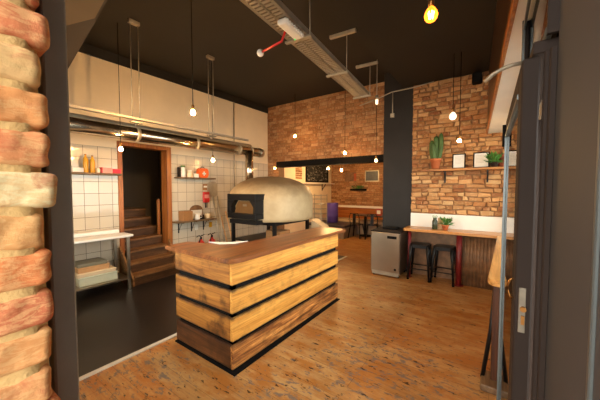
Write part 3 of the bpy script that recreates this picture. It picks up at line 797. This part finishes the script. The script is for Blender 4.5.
MB().box((sx-.05, 1.81, z), (sx+.06, 1.96, z+.09), .004).build('carton', plain('pale_pink_card', (236,150,140), .6), rc)
MB().box((sx-.052, 1.80, z), (sx+.062, 1.815, z+.092), .003).build('end_flap', M['red'], rc)
mono(MB().box((sx-.05, 1.965, z), (sx+.06, 2.085, z+.075), .004), 'red_carton', plain('pink_red_card', (206,40,64), .6), 'crimson carton at the right end of the left tile shelf', 'carton', (sx, 2.02, z))
# upper right shelf
z = 1.876
def jar(y, r, h, mat, lid, label, zz=None, x=sx):
    zz = z if zz is None else zz
    t = thing('jar', label, 'jar', (x, y, zz))
    MB().lathe((x, y, zz), [(r*.9, 0), (r, .01), (r, h*.8), (r*.8, h*.86)], 18).build('body', mat, t)
    MB().cyl((x, y, zz+h*.85), (x, y, zz+h), r*.85, 16).build('lid', lid, t)
jar(3.27, .055, .24, M['white'], M['leaf'], 'tall pale jar with green lid on the upper right shelf')
jar(3.42, .06, .15, M['cream_box'], M['white'], 'squat cream jar beside the green-lidded jar')
mono(MB().box((sx-.03, 3.16, z), (sx+.03, 3.21, z+.2), .004), 'dark_carton', M['frame_dark'], 'narrow dark carton at the left end of the upper right shelf', 'carton', (sx, 3.185, z))
mono(MB().box((sx-.02, 3.50, z), (sx+.07, 3.60, z+.08), .004), 'white_carton', M['white'], 'small white carton left of the orange first aid case', 'carton', (sx, 3.55, z))
fa = thing('first_aid_case', 'orange rounded first aid case with white cross on the upper right shelf', 'first aid case', (sx+.02, 3.73, z))
b = MB(); b.prism(rrect(3.61, z, 3.85, z+.205, .06), sx-.04, sx+.07, .012, 2, plane='yz'); b.build('case', M['orange'], fa)
b = MB(); b.box((sx+.07, 3.715, z+.045), (sx+.075, 3.745, z+.135)); b.box((sx+.07, 3.685, z+.075), (sx+.075, 3.775, z+.105)); b.build('white_cross', M['white'], fa)
b = MB(); b.tube([(sx+.015, 3.68, z+.2), (sx+.015, 3.70, z+.235), (sx+.015, 3.76, z+.235), (sx+.015, 3.78, z+.2)], .008, 8); b.build('handle', M['soft_black'], fa)
# lower right shelf
z = .966
mono(MB().box((sx-.08, 3.20, z), (sx+.1, 3.42, z+.20), .004), 'cardboard_box', M['cardboard'], 'brown cardboard box on the lower right kitchen shelf', 'box', (sx, 3.31, z))
ab = thing('arched_board', 'white board with dark arched top leaning behind the mug', 'board', (XL+.04, 3.6, z))
arc = [(3.46, z)] + [(3.77, z)] + [(3.615+.155*math.cos(a), z+.2+.11*math.sin(a)) for a in [PI*i/12 for i in range(13)]]
MB().prism(arc, XL+.014, XL+.04, plane='yz').build('frame', M['panel'], ab)
MB().box((XL+.04, 3.48, z+.01), (XL+.046, 3.75, z+.2)).build('white_sheet', M['paper'], ab)
mg = thing('enamel_mug', 'white mug on the lower right kitchen shelf', 'mug', (sx+.03, 3.57, z))
MB().lathe((sx+.03, 3.57, z), [(.05, 0), (.055, .01), (.06, .13), (.055, .13), (.05, .02), (.01, .015)], 18).build('cup', M['white'], mg)
MB().tube([(sx+.07, 3.61, z+.1), (sx+.09, 3.645, z+.09), (sx+.09, 3.645, z+.05), (sx+.07, 3.61, z+.035)], .008, 8).build('handle', M['white'], mg)
jar(3.68, .05, .1, M['frame_dark'], M['black_steel'], 'short dark pot next to the white mug', x=sx+.04)
jar(3.86, .055, .13, M['cream_box'], M['steel'], 'cream jar at the right end of the lower right shelf')
# safety things on the tiles
fb = thing('fire_blanket', 'red fire blanket case on the tiles between the two right shelves', 'fire blanket', (XL+.012, 3.86, 1.34))
MB().box((XL+.012, 3.79, 1.32), (XL+.06, 3.95, 1.56), .01).build('case', M['red'], fb)
MB().box((XL+.06, 3.81, 1.42), (XL+.063, 3.93, 1.50)).build('white_sticker', plain('pink_sticker', (226,150,140), .6), fb)
for yy in (3.85, 3.89): MB().box((XL+.03, yy-.01, 1.20), (XL+.035, yy+.01, 1.32)).build('pull_tape', M['soft_black'], fb)
sg = thing('safety_sign', 'small brown and white sign above the red fire blanket', 'sign', (XL+.012, 3.87, 1.6))
MB().box((XL+.012, 3.80, 1.60), (XL+.018, 3.96, 1.74)).build('plate', M['cardboard'], sg)
MB().box((XL+.018, 3.82, 1.66), (XL+.02, 3.94, 1.70)).build('pale_stripe', M['paper'], sg)
def extinguisher(x, y, label):
    t = thing('fire_extinguisher', label, 'fire extinguisher', (x, y, .004), 'fire extinguishers')
    MB().lathe((x, y, .004), [(.07, 0), (.078, .01), (.08, .05), (.08, .40), (.07, .46), (.03, .50), (.025, .53)], 22).build('cylinder', M['red'], t)
    b = MB(); b.cyl((x, y, .52), (x, y, .58), .02, 10); b.tube([(x, y, .58), (x+.02, y-.06, .62), (x+.03, y-.13, .60)], .009, 8); b.tube([(x, y, .60), (x+.02, y+.07, .63)], .009, 8); b.build('valve', M['soft_black'], t)
    MB().tube([(x, y-.01, .56), (x+.06, y-.08, .52), (x+.09, y-.10, .35), (x+.085, y-.06, .18)], .011, 8).build('hose', M['soft_black'], t)
    MB().lathe((x, y, .14), [(.0805, 0), (.0815, .005), (.0815, .16), (.0805, .165)], 22).build('paper_label', M['paper'], t)
extinguisher(-5.22, 3.62, 'red fire extinguisher with black hose, left of the two by the tiles')
extinguisher(-5.24, 3.92, 'red fire extinguisher, right of the two, near the leaning poles')
b = MB(); b.box((XL+.012, 3.58, .72), (XL+.02, 3.66, .84)); sgn = mono(b, 'safety_sign', M['paper'], 'small sign on the tiles above the left fire extinguisher', 'sign', (XL+.012, 3.62, .72))
b = MB(); b.box((XL+.012, 3.95, .74), (XL+.02, 4.03, .86)); mono(b, 'safety_sign', M['oil'], 'small yellowish sign on the tiles above the right fire extinguisher', 'sign', (XL+.012, 3.99, .74))
def peel(y0, y1, ztop, label, blade=True, mat='galv'):
    t = thing('pizza_peel', label, 'pizza peel' if blade else 'pole', (XL+.35, y0, .004), 'poles by the oven')
    p0, p1 = Vector((XL+.3, y0, .004)), Vector((XL+.035, y1, ztop-(.34 if blade else 0)))
    MB().cyl(p0, p1, .016, 10).build('pole', M[mat], t)
    if blade:
        MB().prism(rrect(y1-.14, ztop-.36, y1+.14, ztop, .1), XL+.02, XL+.026, plane='yz').build('blade', M['galv'], t)
    else:
        MB().cyl(p0, p0+(p1-p0)*.1, .03, 10).build('foot_grip', M['soft_black'], t)
    return t
peel(4.10, 4.05, 1.80, 'metal pizza peel with grey blade up, leaning on the tiles left of the oven')
peel(4.21, 4.18, 1.45, 'grey pole leaning between the metal peel and the wooden poles', False)
peel(4.34, 4.27, .98, 'wooden pole leaning on the tiles, left of the wooden pair', False, 'tan_wood')
peel(4.50, 4.42, 1.08, 'wooden pole leaning on the tiles, nearest the oven', False, 'tan_wood')

# steel work table left of the doorway
wt = thing('work_table', 'steel work table with white top in front of the tiles left of the stairs', 'table', (-5.1, 1.55, .004))
MB().box((XL+.012, .9, .90), (-5.12, 1.99, .96), .012, 2).build('rear_board', M['white'], wt)
MB().box((-5.12, .9, .865), (-4.78, 2.06, .90), .006).build('worktop', M['white'], wt)
MB().box((XL+.02, .9, .855), (-4.80, 2.03, .865)).build('top_tray', M['steel'], wt)
for x, y in ((-4.84, 2.0), (-5.34, 2.0), (-4.84, .95), (-5.34, .95)): MB().box((x-.02, y-.02, .004), (x+.02, y+.02, .855), .002).build('leg', M['steel'], wt)
MB().box((XL+.03, .93, .17), (-4.82, 2.02, .195), .003).build('lower_shelf', M['steel'], wt)
def crate(x0, x1, y0, y1, z0, z1, mat, name, label, rim=True):
    t = thing(name, label, 'box', ((x0+x1)/2, (y0+y1)/2, z0), 'boxes stacked under the work table')
    MB().box((x0, y0, z0), (x1, y1, z1), .01, 2).build('body', mat, t)
    if rim: MB().box((x0-.008, y0-.008, z1-.02), (x1+.008, y1+.008, z1-.005), .003).build('rim', mat, t)
crate(-5.30, -4.90, 1.36, 1.86, .196, .33, M['pale_green'], 'storage_box', 'pale greenish plastic box, bottom of the stack under the work table')
crate(-5.30, -4.90, 1.34, 1.84, .331, .39, M['cream_box'], 'dough_tray', 'wide cream tray in the middle of the stack under the work table')
crate(-5.28, -4.93, 1.36, 1.76, .391, .47, M['tan_wood'], 'wooden_tray', 'tan wooden tray near the top of the stack under the work table')
crate(-5.28, -4.94, 1.36, 1.74, .471, .52, M['greygreen'], 'tray_lid', 'grey green lid on top of the stack under the work table', False)

# ================================================================== STAIRCASE
st = thing('staircase', 'worn wooden staircase rising through the dark doorway in the tiled wall', 'staircase', (-5.0, 2.5, .004))
rise = .172
edges = [-4.93, -5.14, -5.36, -5.58, -5.80, -6.02, -6.24]
for i, x in enumerate(edges):
    zt = rise*(i+1)
    y0, y1 = ((2.10, 2.96), (2.12, 2.95))[i > 0] if i < 2 else (2.19, 2.96)
    xb = (edges[i+1] if i+1 < len(edges) else -6.86)-.03
    sk = .05
    MB().prism([(x, y1), (x+.06, y0), (xb, y0), (xb, y1)], zt-.035, zt, .006, 2).build('tread', M['stair'], st)
    MB().prism([(x-.03, y1), (x+.03, y0), (x-.01, y0), (x-.06, y1)], zt-rise+.004 if i == 0 else zt-rise, zt-.035).build('riser', wood('riser_wood', (118,84,52), (92,62,36), (60,40,24), 1, .5, 6, .4) if i == 0 else bpy.data.materials['riser_wood'], st)
for y in (2.08, 2.965):
    b = MB(); y1_ = y+.03
    b.prism([(-4.87, .004), (-4.87, .13), (-5.05, .30), (XL+.04, .62), (XL+.04, .004)], y-.01, y+.02, plane='xz'); b.build('stringer', M['stair'], st)
b = MB(); b.prism([(XL-.22, .66), (XL-.22, .80), (-6.85, 1.62), (-6.85, 1.42)], 1.52, 1.56, plane='xz'); b.build('wall_string', M['jamb'], st)
b = MB(); b.prism([(1.56, 1.1), (1.56, 1.28), (2.75, 1.60), (2.75, 1.42)], -6.9, -6.86, plane='yz'); b.build('wall_string', M['jamb'], st)
b = MB(); b.box((-5.70, 2.915, .5), (-5.64, 2.955, 1.42), .005); b.build('newel_post', M['jamb'], st)

# ================================================================== BACK SERVICE COUNTER AND FAR ROOM
bc = thing('low_platform', 'low dark-topped platform with pale front under the violet drum in the far room', 'platform', (-4.65, 8.5, 0))
MB().box((XL+.01, 7.95, .36), (-3.9, 9.05, .43), .01).build('seat_top', plain('slate_seat', (62,56,62), .5, 0, .08, 6), bc)
MB().box((XL+.01, 7.99, 0), (-3.95, 9.03, .36), .004).build('base', plain('pale_bench_front', (166,150,130), .7, 0, .08, 5), bc)
pw = thing('prep_unit', 'pale steel prep unit with sloping top between the oven and the violet drum', 'prep unit', (-2.93, 4.74, 0))
MB().prism([(-3.0, .06), (-3.0, 1.02), (-2.72, .88), (-2.72, .06)], 4.62, 4.86, .006, plane='xz').build('body', plain('tan_steel', (176,154,122), .45, .3, .06, 6), pw)
MB().box((-2.98, 4.64, 0), (-2.74, 4.84, .06)).build('plinth', M['soft_black'], pw)
dx, dy, dz = -4.72, 8.66, .43
dr = thing('drum', 'violet metal drum standing on the low dark platform of the far room', 'drum', (dx, dy, dz))
MB().lathe((dx, dy, dz), [(.19, 0), (.2, .01), (.2, .22), (.206, .235), (.2, .25), (.2, .44), (.206, .455), (.2, .47), (.2, .67), (.205, .69), (.185, .69), (.18, .665), (.01, .665)], 30).build('shell', M['purple'], dr)
MB().lathe((dx, dy, dz+.665), [(.18, 0), (.18, .012), (.01, .012)], 30).build('lid', plain('dark_violet', (40,30,70), .4), dr)
rk = thing('wire_rack', 'tall wire rack standing between the oven and the violet drum', 'rack', (-3.5, 5.75, 0))
rx0, rx1, ry0, ry1 = -3.72, -3.36, 5.6, 5.88
for x in (rx0, rx1):
    for y in (ry0, ry1): MB().cyl((x, y, 0), (x, y, 1.5), .008, 8).build('post', M['galv'], rk)
for zz in (.3, .9, 1.02, 1.14, 1.26, 1.38, 1.47):
    b = MB()
    for k in range(7): b.cyl((rx0+(rx1-rx0)*k/6, ry0, zz), (rx0+(rx1-rx0)*k/6, ry1, zz), .003, 6)
    b.cyl((rx0, ry0, zz), (rx1, ry0, zz), .006, 6); b.cyl((rx0, ry1, zz), (rx1, ry1, zz), .006, 6)
    b.build('wire_shelf', M['galv'], rk)
cb = thing('chalkboard', 'framed chalkboard menu on the white wall of the far room', 'chalkboard', (XL, 8.72, 1.9))
MB().box((XL+.001, 7.98, 1.90), (XL+.03, 9.44, 2.62), .003).build('board', M['chalk'], cb)
b = MB()
for a0, a1 in (((7.94, 1.86), (7.99, 2.66)), ((9.43, 1.86), (9.48, 2.66))): b.box((XL+.001, a0[0], a0[1]), (XL+.045, a1[0], a1[1]))
b.box((XL+.001, 7.94, 1.86), (XL+.045, 9.48, 1.91)); b.box((XL+.001, 7.94, 2.61), (XL+.045, 9.48, 2.66)); b.build('frame', M['soft_black'], cb)
ws = thing('wall_shelf', 'thin white shelf under the chalkboard in the far room', 'shelf', (XL, 8.7, 1.78))
MB().box((XL+.001, 7.75, 1.80), (XL+.2, 9.7, 1.83), .003).build('board', M['white'], ws)
MB().box((XL+.001, 9.05, 1.55), (XL+.012, 9.09, 1.80)).build('bracket', M['black_steel'], ws)
MB().tube([(XL+.012, 9.07, 1.58), (XL+.16, 9.07, 1.79)], .012, 6).build('bracket_arm', M['black_steel'], ws)
bn = thing('bench', 'long wooden wall bench with pale cushion in the far room', 'bench', (-3.6, 9.4, 0))
MB().box((-5.2, YF-.10, .50), (-2.0, YF-.03, .90), .006).build('backrest', M['bench'], bn)
MB().box((-5.35, 9.15, 0), (-2.0, YF-.03, .38), .004).build('base', bpy.data.materials['pale_bench_front'], bn)
MB().box((-5.35, 9.10, .38), (-2.0, YF-.10, .50), .03, 3).build('cushion', M['cushion'], bn)
tb = thing('cafe_table', 'small dark-topped table in front of the far bench', 'table', (-3.55, 8.95, 0))
MB().box((-3.95, 8.72, .70), (-2.6, 9.25, .735), .006).build('tabletop', plain('dark_tabletop', (70,50,36), .35, 0, .1, 6), tb)
for x in (-3.62, -2.8): MB().cyl((x, 8.98, .02), (x, 8.98, .70), .035, 12).build('pedestal', M['soft_black'], tb)
for x in (-3.62, -2.8): MB().cyl((x, 8.98, 0), (x, 8.98, .025), .2, 20).build('foot_plate', M['soft_black'], tb)
ms = thing('menu_holder', 'small red and white menu card standing on the far table', 'menu', (-3.12, 8.9, .735))
MB().box((-3.21, 8.89, .735), (-3.03, 8.91, .97), .003).build('card', plain('red_card', (170,60,44), .6), ms)
MB().box((-3.18, 8.885, .79), (-3.06, 8.89, .91)).build('white_panel', M['paper'], ms)
def metal_chair(x, y, rz, label):
    t = thing('metal_chair', label, 'chair', (0,0,0), 'black metal chairs at the far table')
    MB().prism(rrect(-.18, -.18, .18, .18, .05), .44, .46, .004, 1).build('seat', M['black_steel'], t, local=True)
    for sx_ in (-1, 1):
        for sy_ in (-1, 1):
            MB().tube([(sx_*.15, sy_*.15, .44), (sx_*.21, sy_*.21, 0)], .018, 8).build('leg', M['black_steel'], t, local=True)
    b = MB(); b.tube([(-.15, -.16, .45), (-.17, -.2, .7), (-.13, -.22, .82), (.13, -.22, .82), (.17, -.2, .7), (.15, -.16, .45)], .014, 8); b.box((-.05, -.215, .46), (.05, -.195, .82)); b.build('backrest', M['black_steel'], t, local=True)
    t.location = (x, y, 0); t.rotation_euler = (0, 0, rz); return t
ch = metal_chair(-3.72, 8.50, 0, 'black metal chair at the far table, left of the two')
dup(ch, (-3.22, 8.60, 0), .3, 'black metal chair at the far table, right of the two beside the fridge')
fp = thing('framed_picture', 'dark framed picture high on the far brick wall', 'picture', (-3.7, YF, 1.9))
MB().box((-3.96, YF-.05, 1.88), (-3.42, YF-.02, 2.30), .004).build('frame', M['galv'], fp)
MB().box((-3.92, YF-.055, 1.92), (-3.46, YF-.05, 2.26)).build('print', plain('dark_blue_print', (36,44,52), .4, 0, .5, 14), fp)
nb = thing('wall_niche_board', 'brown board with a red edge hung on the far brick wall left of the picture', 'board', (-4.4, YF, 1.9))
MB().box((-4.78, YF-.05, 1.90), (-4.32, YF-.02, 2.24), .004).build('board', M['panel'], nb)
MB().box((-4.40, YF-.056, 1.92), (-4.30, YF-.05, 2.2)).build('red_edge', plain('rust_red', (176,80,40), .6), nb)
wp = thing('hanging_plant', 'small trailing plant on the far brick wall under the picture', 'plant', (-4.2, YF-.03, 1.6))
MB().box((-4.5, YF-.16, 1.55), (-3.9, YF-.02, 1.62), .004).build('trough', M['soft_black'], wp)
def leaves(mb, c, n, spread, size, rnd, up=.6):
    for k in range(n):
        a = rnd.random()*2*PI; e = rnd.random()*up+.1; L = spread[0]*(.4+.6*rnd.random())
        d = Vector((math.cos(a)*L*1, math.sin(a)*spread[1]/spread[0]*L, e*spread[2]))
        p = Vector(c)+d; s_ = size*(.7+.6*rnd.random())
        x = d.normalized(); y = x.cross(Vector((0,0,1))).normalized(); n_ = x.cross(y)
        tip = p+x*s_-Vector((0,0,s_*.35*rnd.random()))
        base = p-x*s_*.5
        m1, m2 = p+y*s_*.42+n_*s_*.05, p-y*s_*.42+n_*s_*.05
        vs = [mb.bm.verts.new(q) for q in (base, m1, tip, m2)]
        ctr = mb.bm.verts.new(p-n_*s_*.1)
        for i in range(4): mb.bm.faces.new([vs[i], vs[(i+1)%4], ctr])
        mb.tube([c, base], .002, 5, False)
b = MB(); leaves(b, (-4.2, YF-.1, 1.62), 46, (.30, .06, .15), .07, random.Random(2)); b.build('foliage', M['leaf'], wp)

# ================================================================== FRIDGE
fr = thing('bar_fridge', 'stainless undercounter fridge in front of the black pillar', 'fridge', (-1.65, 5.3, 0))
MB().box((-1.91, 5.07, .06), (-1.38, 5.58, .83), .006).build('cabinet', M['steel'], fr)
MB().box((-1.905, 5.03, .10), (-1.385, 5.068, .825), .008, 2).build('door', plain('satin_steel_door', (158,142,122), .36, .85, .04, 4), fr)
MB().box((-1.60, 5.026, .72), (-1.43, 5.034, .77), .003).build('handle_recess', M['soft_black'], fr)
MB().cyl((-1.45, 5.024, .16), (-1.45, 5.034, .16), .022, 16).build('badge', M['soft_black'], fr)
MB().box((-1.89, 5.05, .025), (-1.40, 5.09, .10)).build('kick_plate', M['galv'], fr)
for x, y in ((-1.87, 5.11), (-1.42, 5.11), (-1.87, 5.54), (-1.42, 5.54)): MB().cyl((x, y, 0), (x, y, .065), .02, 10).build('foot', M['soft_black'], fr)
MB().box((-1.92, 5.03, .83), (-1.37, 5.58, .85), .005).build('top_panel', M['frame_dark'], fr)
b = MB()
mono(MB().box((-1.78, 5.3, .85), (-1.5, 5.5, .885), .01), 'bar_mat', M['soft_black'], 'flat black tray lying on top of the fridge', 'tray', (-1.64, 5.4, .85))

# ================================================================== WALL BAR
wb = thing('wall_bar', 'wooden standing bar along the right brick wall on dark red posts', 'bar table', (-.5, 5.35, 0))
MB().prism([(-1.36, 5.19), (-1.33, 5.15), (.03, 5.15), (.19, 5.19), (.19, YR-.03), (-1.36, YR-.03)], .875, .92, .005, 2).build('bar_top', M['bar_x'], wb)
for x, r in ((-1.27, .03), (-.47, .045)):
    MB().cyl((x, 5.30, 0), (x, 5.30, .875), r, 18).build('post', M['red_paint'], wb)
    MB().cyl((x, 5.30, 0), (x, 5.30, .012), r*1.7, 18).build('foot_plate', M['red_paint'], wb)
def corrug():
    mb = MB(); n = 60; a = []
    for i in range(n+1):
        x = -.42+.60*i/n; yy = 5.36+.008*math.sin(i*1.3)
        a.append([mb.bm.verts.new((x, yy, .0)), mb.bm.verts.new((x, yy, .875)), mb.bm.verts.new((x, yy+.03, 0)), mb.bm.verts.new((x, yy+.03, .875))])
    for p, q in zip(a, a[1:]):
        mb.bm.faces.new([p[0], q[0], q[1], p[1]]).smooth = True; mb.bm.faces.new([p[2], q[2], q[3], p[3]])
        mb.bm.faces.new([p[0], q[0], q[2], p[2]]); mb.bm.faces.new([p[1], q[1], q[3], p[3]])
    for p in (a[0], a[-1]): mb.bm.faces.new([p[0], p[1], p[3], p[2]])
    return mb
corrug().build('front_panel', M['panel'], wb)
# window bar
wn = thing('window_bar', 'narrow wooden bar with rounded end running along the shop window', 'bar table', (.06, 3.9, 0))
b = MB(); b.prism([(.14, 2.64), (.165, 2.68), (XW-.005, 5.14), (.045, 5.14), (-.03, 2.70), (-.02, 2.655), (.0, 2.63), (.06, 2.615)], .875, .92, .006, 2); b.build('bar_top', M['bar_y'], wn)
MB().box((.005, 2.72, .06), (.055, 2.78, .875), .006).build('leg', wood('dark_leg_wood', (96,56,32), (66,38,22), (40,24,14), 2, .4, 8), wn)
MB().tube([(.02, 2.80, .80), (0, 2.79, .45), (-.05, 2.76, .04)], .016, 8).build('brace', M['black_steel'], wn)
MB().box((-.06, 2.62, 0), (.13, 2.86, .06), .012, 2).build('foot_block', M['shelf_y'], wn)
MB().box((.06, 4.4, 0), (.11, 4.46, .875), .006).build('leg', M['shelf_y'], wn)

# bar stools
def stool(label):
    t = thing('bar_stool', label, 'stool', (0,0,0), 'black metal stools at the wall bar')
    b = MB(); b.prism(rrect(-.155, -.155, .155, .155, .05), .615, .635, .006, 2); b.build('seat', M['black_steel'], t, local=True)
    b = MB(); b.prism(rrect(-.152, -.152, .152, .152, .05), .575, .615); b.build('seat_apron', M['black_steel'], t, local=True)
    for sx_ in (-1, 1):
        for sy_ in (-1, 1):
            b = MB(); b.tube([(sx_*.135, sy_*.135, .61), (sx_*.15, sy_*.15, .40), (sx_*.175, sy_*.175, .01)], .02, 8, True, [.028, .022, .016]); leg = b.build('leg', M['black_steel'], t, local=True)
            f = MB(); f.cyl((sx_*.175, sy_*.175, 0), (sx_*.175, sy_*.175, .02), .02, 10); f.build('rubber_foot', M['soft_black'], leg, local=True)
    for a, c in (((-1,-1), (1,-1)), ((1,-1), (1,1)), ((1,1), (-1,1)), ((-1,1), (-1,-1))):
        MB().cyl((a[0]*.163, a[1]*.163, .20), (c[0]*.163, c[1]*.163, .20), .009, 8).build('footrest', M['black_steel'], t, local=True)
    return t
s1 = stool('black metal stool at the wall bar, nearer the fridge'); s1.location = (-1.09, 5.34, 0); s1.rotation_euler = (0,0,.05)
dup(s1, (-.70, 5.36, 0), -.04, 'black metal stool at the wall bar, beside the thick red post')
# things on the bar
jr = thing('sauce_jar', 'dark glass jar of green stalks standing on the wall bar', 'jar', (-.86, 5.36, .92))
MB().lathe((-.86, 5.36, .92), [(.04, 0), (.045, .01), (.045, .14), (.03, .17), (.03, .2)], 16).build('glass', plain('dark_green_glass', (58,66,44), .2), jr)
b = MB()
for k in range(5): b.cyl((-.86+.012*(k-2), 5.36, 1.1), (-.86+.02*(k-2), 5.36, 1.16+.01*(k % 2)), .004, 6)
b.build('stalks', M['leaf'], jr)
mono(MB().obox((-.775, 5.40, 1.02), (.085, .012, .20), (-.12, 0, .1)), 'menu_card', M['tan_wood'], 'pale menu card propped on the wall bar between jar and plant', 'card', (-.775, 5.40, .92))
def potted(name, label, c, r, h, potmat):
    t = thing(name, label, 'plant', c)
    MB().lathe(c, [(r*.7, 0), (r*.98, h*.78), (r*1.1, h*.78), (r*1.12, h), (r*.98, h), (r*.94, h*.85), (.004, h*.84)], 24).build('pot', potmat, t)
    MB().lathe((c[0], c[1], c[2]+h*.84), [(r*.92, 0), (r*.9, .006), (.004, .008)], 18).build('soil', M['soil'], t)
    return t
t = potted('potted_herb', 'small bushy green plant in terracotta pot on the wall bar', (-.69, 5.34, .92), .055, .09, M['terracotta'])
b = MB(); leaves(b, (-.69, 5.34, 1.0), 60, (.10, .10, .11), .05, random.Random(4), 1.0); b.build('foliage', M['leaf'], t)

# ================================================================== BRICK-WALL SHELF
SZ = 1.985
t = thing('wall_shelf', 'wooden shelf on black brackets across the right brick wall with cactus and frames', 'shelf', (-.5, YR-.03, SZ-.04))
MB().box((-1.12, 5.37, SZ-.035), (.16, YR-.01, SZ), .004).build('board', M['shelf_x'], t)
for x in (-.74, -.11):
    b = MB(); b.box((x-.012, YR-.05, SZ-.24), (x+.012, YR-.02, SZ-.035)); b.box((x-.012, 5.40, SZ-.05), (x+.012, YR-.03, SZ-.035)); b.tube([(x, YR-.04, SZ-.2), (x, 5.44, SZ-.05)], .007, 6); b.build('bracket', M['black_steel'], t)
cc = (-.885, 5.47, SZ)
t = potted('potted_cactus', 'tall column cactus in a terracotta pot on the brick wall shelf', cc, .085, .19, M['terracotta'])
def cactus_arm(mb, pts, r, ribs=7):
    rings = []
    N = 14
    for i in range(N+1):
        f = i/N; k = f*(len(pts)-1); a = min(int(k), len(pts)-2); p = Vector(pts[a]).lerp(Vector(pts[a+1]), k-a)
        rr = r*(math.sqrt(max(.0004, 1-((f-.78)/.22)**2)) if f > .78 else .86+.14*min(1, f*3))
        seg = ribs*4
        rings.append([mb.bm.verts.new((p.x+rr*(1+.16*math.cos(ribs*2*PI*j/seg))*math.cos(2*PI*j/seg), p.y+rr*(1+.16*math.cos(ribs*2*PI*j/seg))*math.sin(2*PI*j/seg), p.z)) for j in range(seg)])
    for a, c in zip(rings, rings[1:]):
        for j in range(len(a)):
            f = mb.bm.faces.new([a[j], a[(j+1) % len(a)], c[(j+1) % len(a)], c[j]]); f.smooth = True
    mb.bm.faces.new(rings[-1]); mb.bm.faces.new(rings[0])
for pts, r in (([(0,0,.15), (.01,0,.42), (.0,0,.60)], .042), ([(-.05,.01,.15), (-.075,.01,.36), (-.07,.01,.53)], .034), ([(.05,-.01,.15), (.085,-.01,.40), (.08,-.01,.645)], .032), ([(-.01,-.05,.15), (-.03,-.07,.3), (-.03,-.07,.47)], .032), ([(.03,.04,.15), (.05,.04,.35), (.045,.04,.52)], .03)):
    b = MB(); cactus_arm(b, [(cc[0]+p[0], cc[1]+p[1], cc[2]+p[2]) for p in pts], r); b.build('stem', M['cactus'], t)
def frame(x0, x1, h, label):
    t = thing('picture_frame', label, 'picture frame', ((x0+x1)/2, 5.49, SZ), 'framed sheets on the brick shelf')
    m = Matrix.Translation(((x0+x1)/2, 5.475, SZ)) @ Matrix.Rotation(-.10, 4, 'X'); w = (x1-x0)/2
    b = MB(); e = .018
    b.box((-w, 0, 0), (-w+e, .02, h), 0, 1, m); b.box((w-e, 0, 0), (w, .02, h), 0, 1, m); b.box((-w+e, 0, 0), (w-e, .02, e), 0, 1, m); b.box((-w+e, 0, h-e), (w-e, .02, h), 0, 1, m)
    b.build('frame', M['soft_black'], t)
    MB().box((-w+e, .008, e), (w-e, .016, h-e), 0, 1, m).build('sheet', M['paper'], t)
    b = MB()
    for k in range(6): b.box((-w*.6, .0072, h*(.78-.09*k)), (w*(.55-.12*(k % 3)), .0079, h*(.78-.09*k)+.0035), 0, 1, m)
    b.build('faint_lines', plain('faint_print', (176,168,152), .8), t)
frame(-.625, -.425, .26, 'black framed pale sheet on the brick shelf, next to the cactus')
frame(-.315, -.085, .265, 'black framed pale sheet on the brick shelf, next to the leafy plant')
t = potted('potted_plant', 'leafy green plant spilling over the brick shelf beside the frame', (-.02, 5.46, SZ), .055, .08, M['soil'])
b = MB(); leaves(b, (-.02, 5.44, SZ+.06), 42, (.11, .10, .14), .075, random.Random(8), .9); b.build('foliage', M['leaf'], t)
t = potted('clay_pot', 'dark red clay pot at the right end of the brick shelf', (.085, 5.50, SZ), .075, .21, M['terracotta_dark'])

# ================================================================== LIGHT, CAMERA
w = bpy.data.worlds.new('sky'); S.world = w; w.use_nodes = True
bg = w.node_tree.nodes['Background']; bg.inputs[0].default_value = (1.0, .955, .89, 1); bg.inputs[1].default_value = 10.0
def portal(name, loc, rot, sx_, sy_):
    l = bpy.data.lights.new(name, 'AREA'); l.shape = 'RECTANGLE'; l.size = sx_; l.size_y = sy_; l.cycles.is_portal = True
    o = bpy.data.objects.new(name, l); COL.objects.link(o); o.location = loc; o.rotation_euler = rot
portal('daylight_window_right', (XW+.2, 3.8, 1.68), (0, PI/2, 0), 1.7, 3.4)
portal('daylight_window_front', (-3.05, -.1, 1.78), (PI/2, 0, 0), 3.1, 2.0)
portal('daylight_entrance', (-.3, -.50, 1.38), (PI/2, 0, 0), .9, 2.74)

cam = bpy.data.cameras.new('camera'); co = bpy.data.objects.new('camera', cam); COL.objects.link(co)
cam.sensor_width = 36; cam.sensor_fit = 'HORIZONTAL'; cam.lens = 275/600*36; cam.clip_start = .02
yaw = math.atan(195/275); pit = math.atan(12/275)
co.location = (0, 0, 1.65); co.rotation_euler = (PI/2-pit, 0, yaw)
S.camera = co
S.view_settings.view_transform = 'Standard'; S.view_settings.look = 'None'; S.view_settings.exposure = 0; S.view_settings.gamma = 1
S.view_settings.use_curve_mapping = False
S.cycles.max_bounces = 10; S.cycles.diffuse_bounces = 6; S.cycles.transparent_max_bounces = 12
S.cycles.sample_clamp_indirect = 6; S.cycles.use_denoising = True
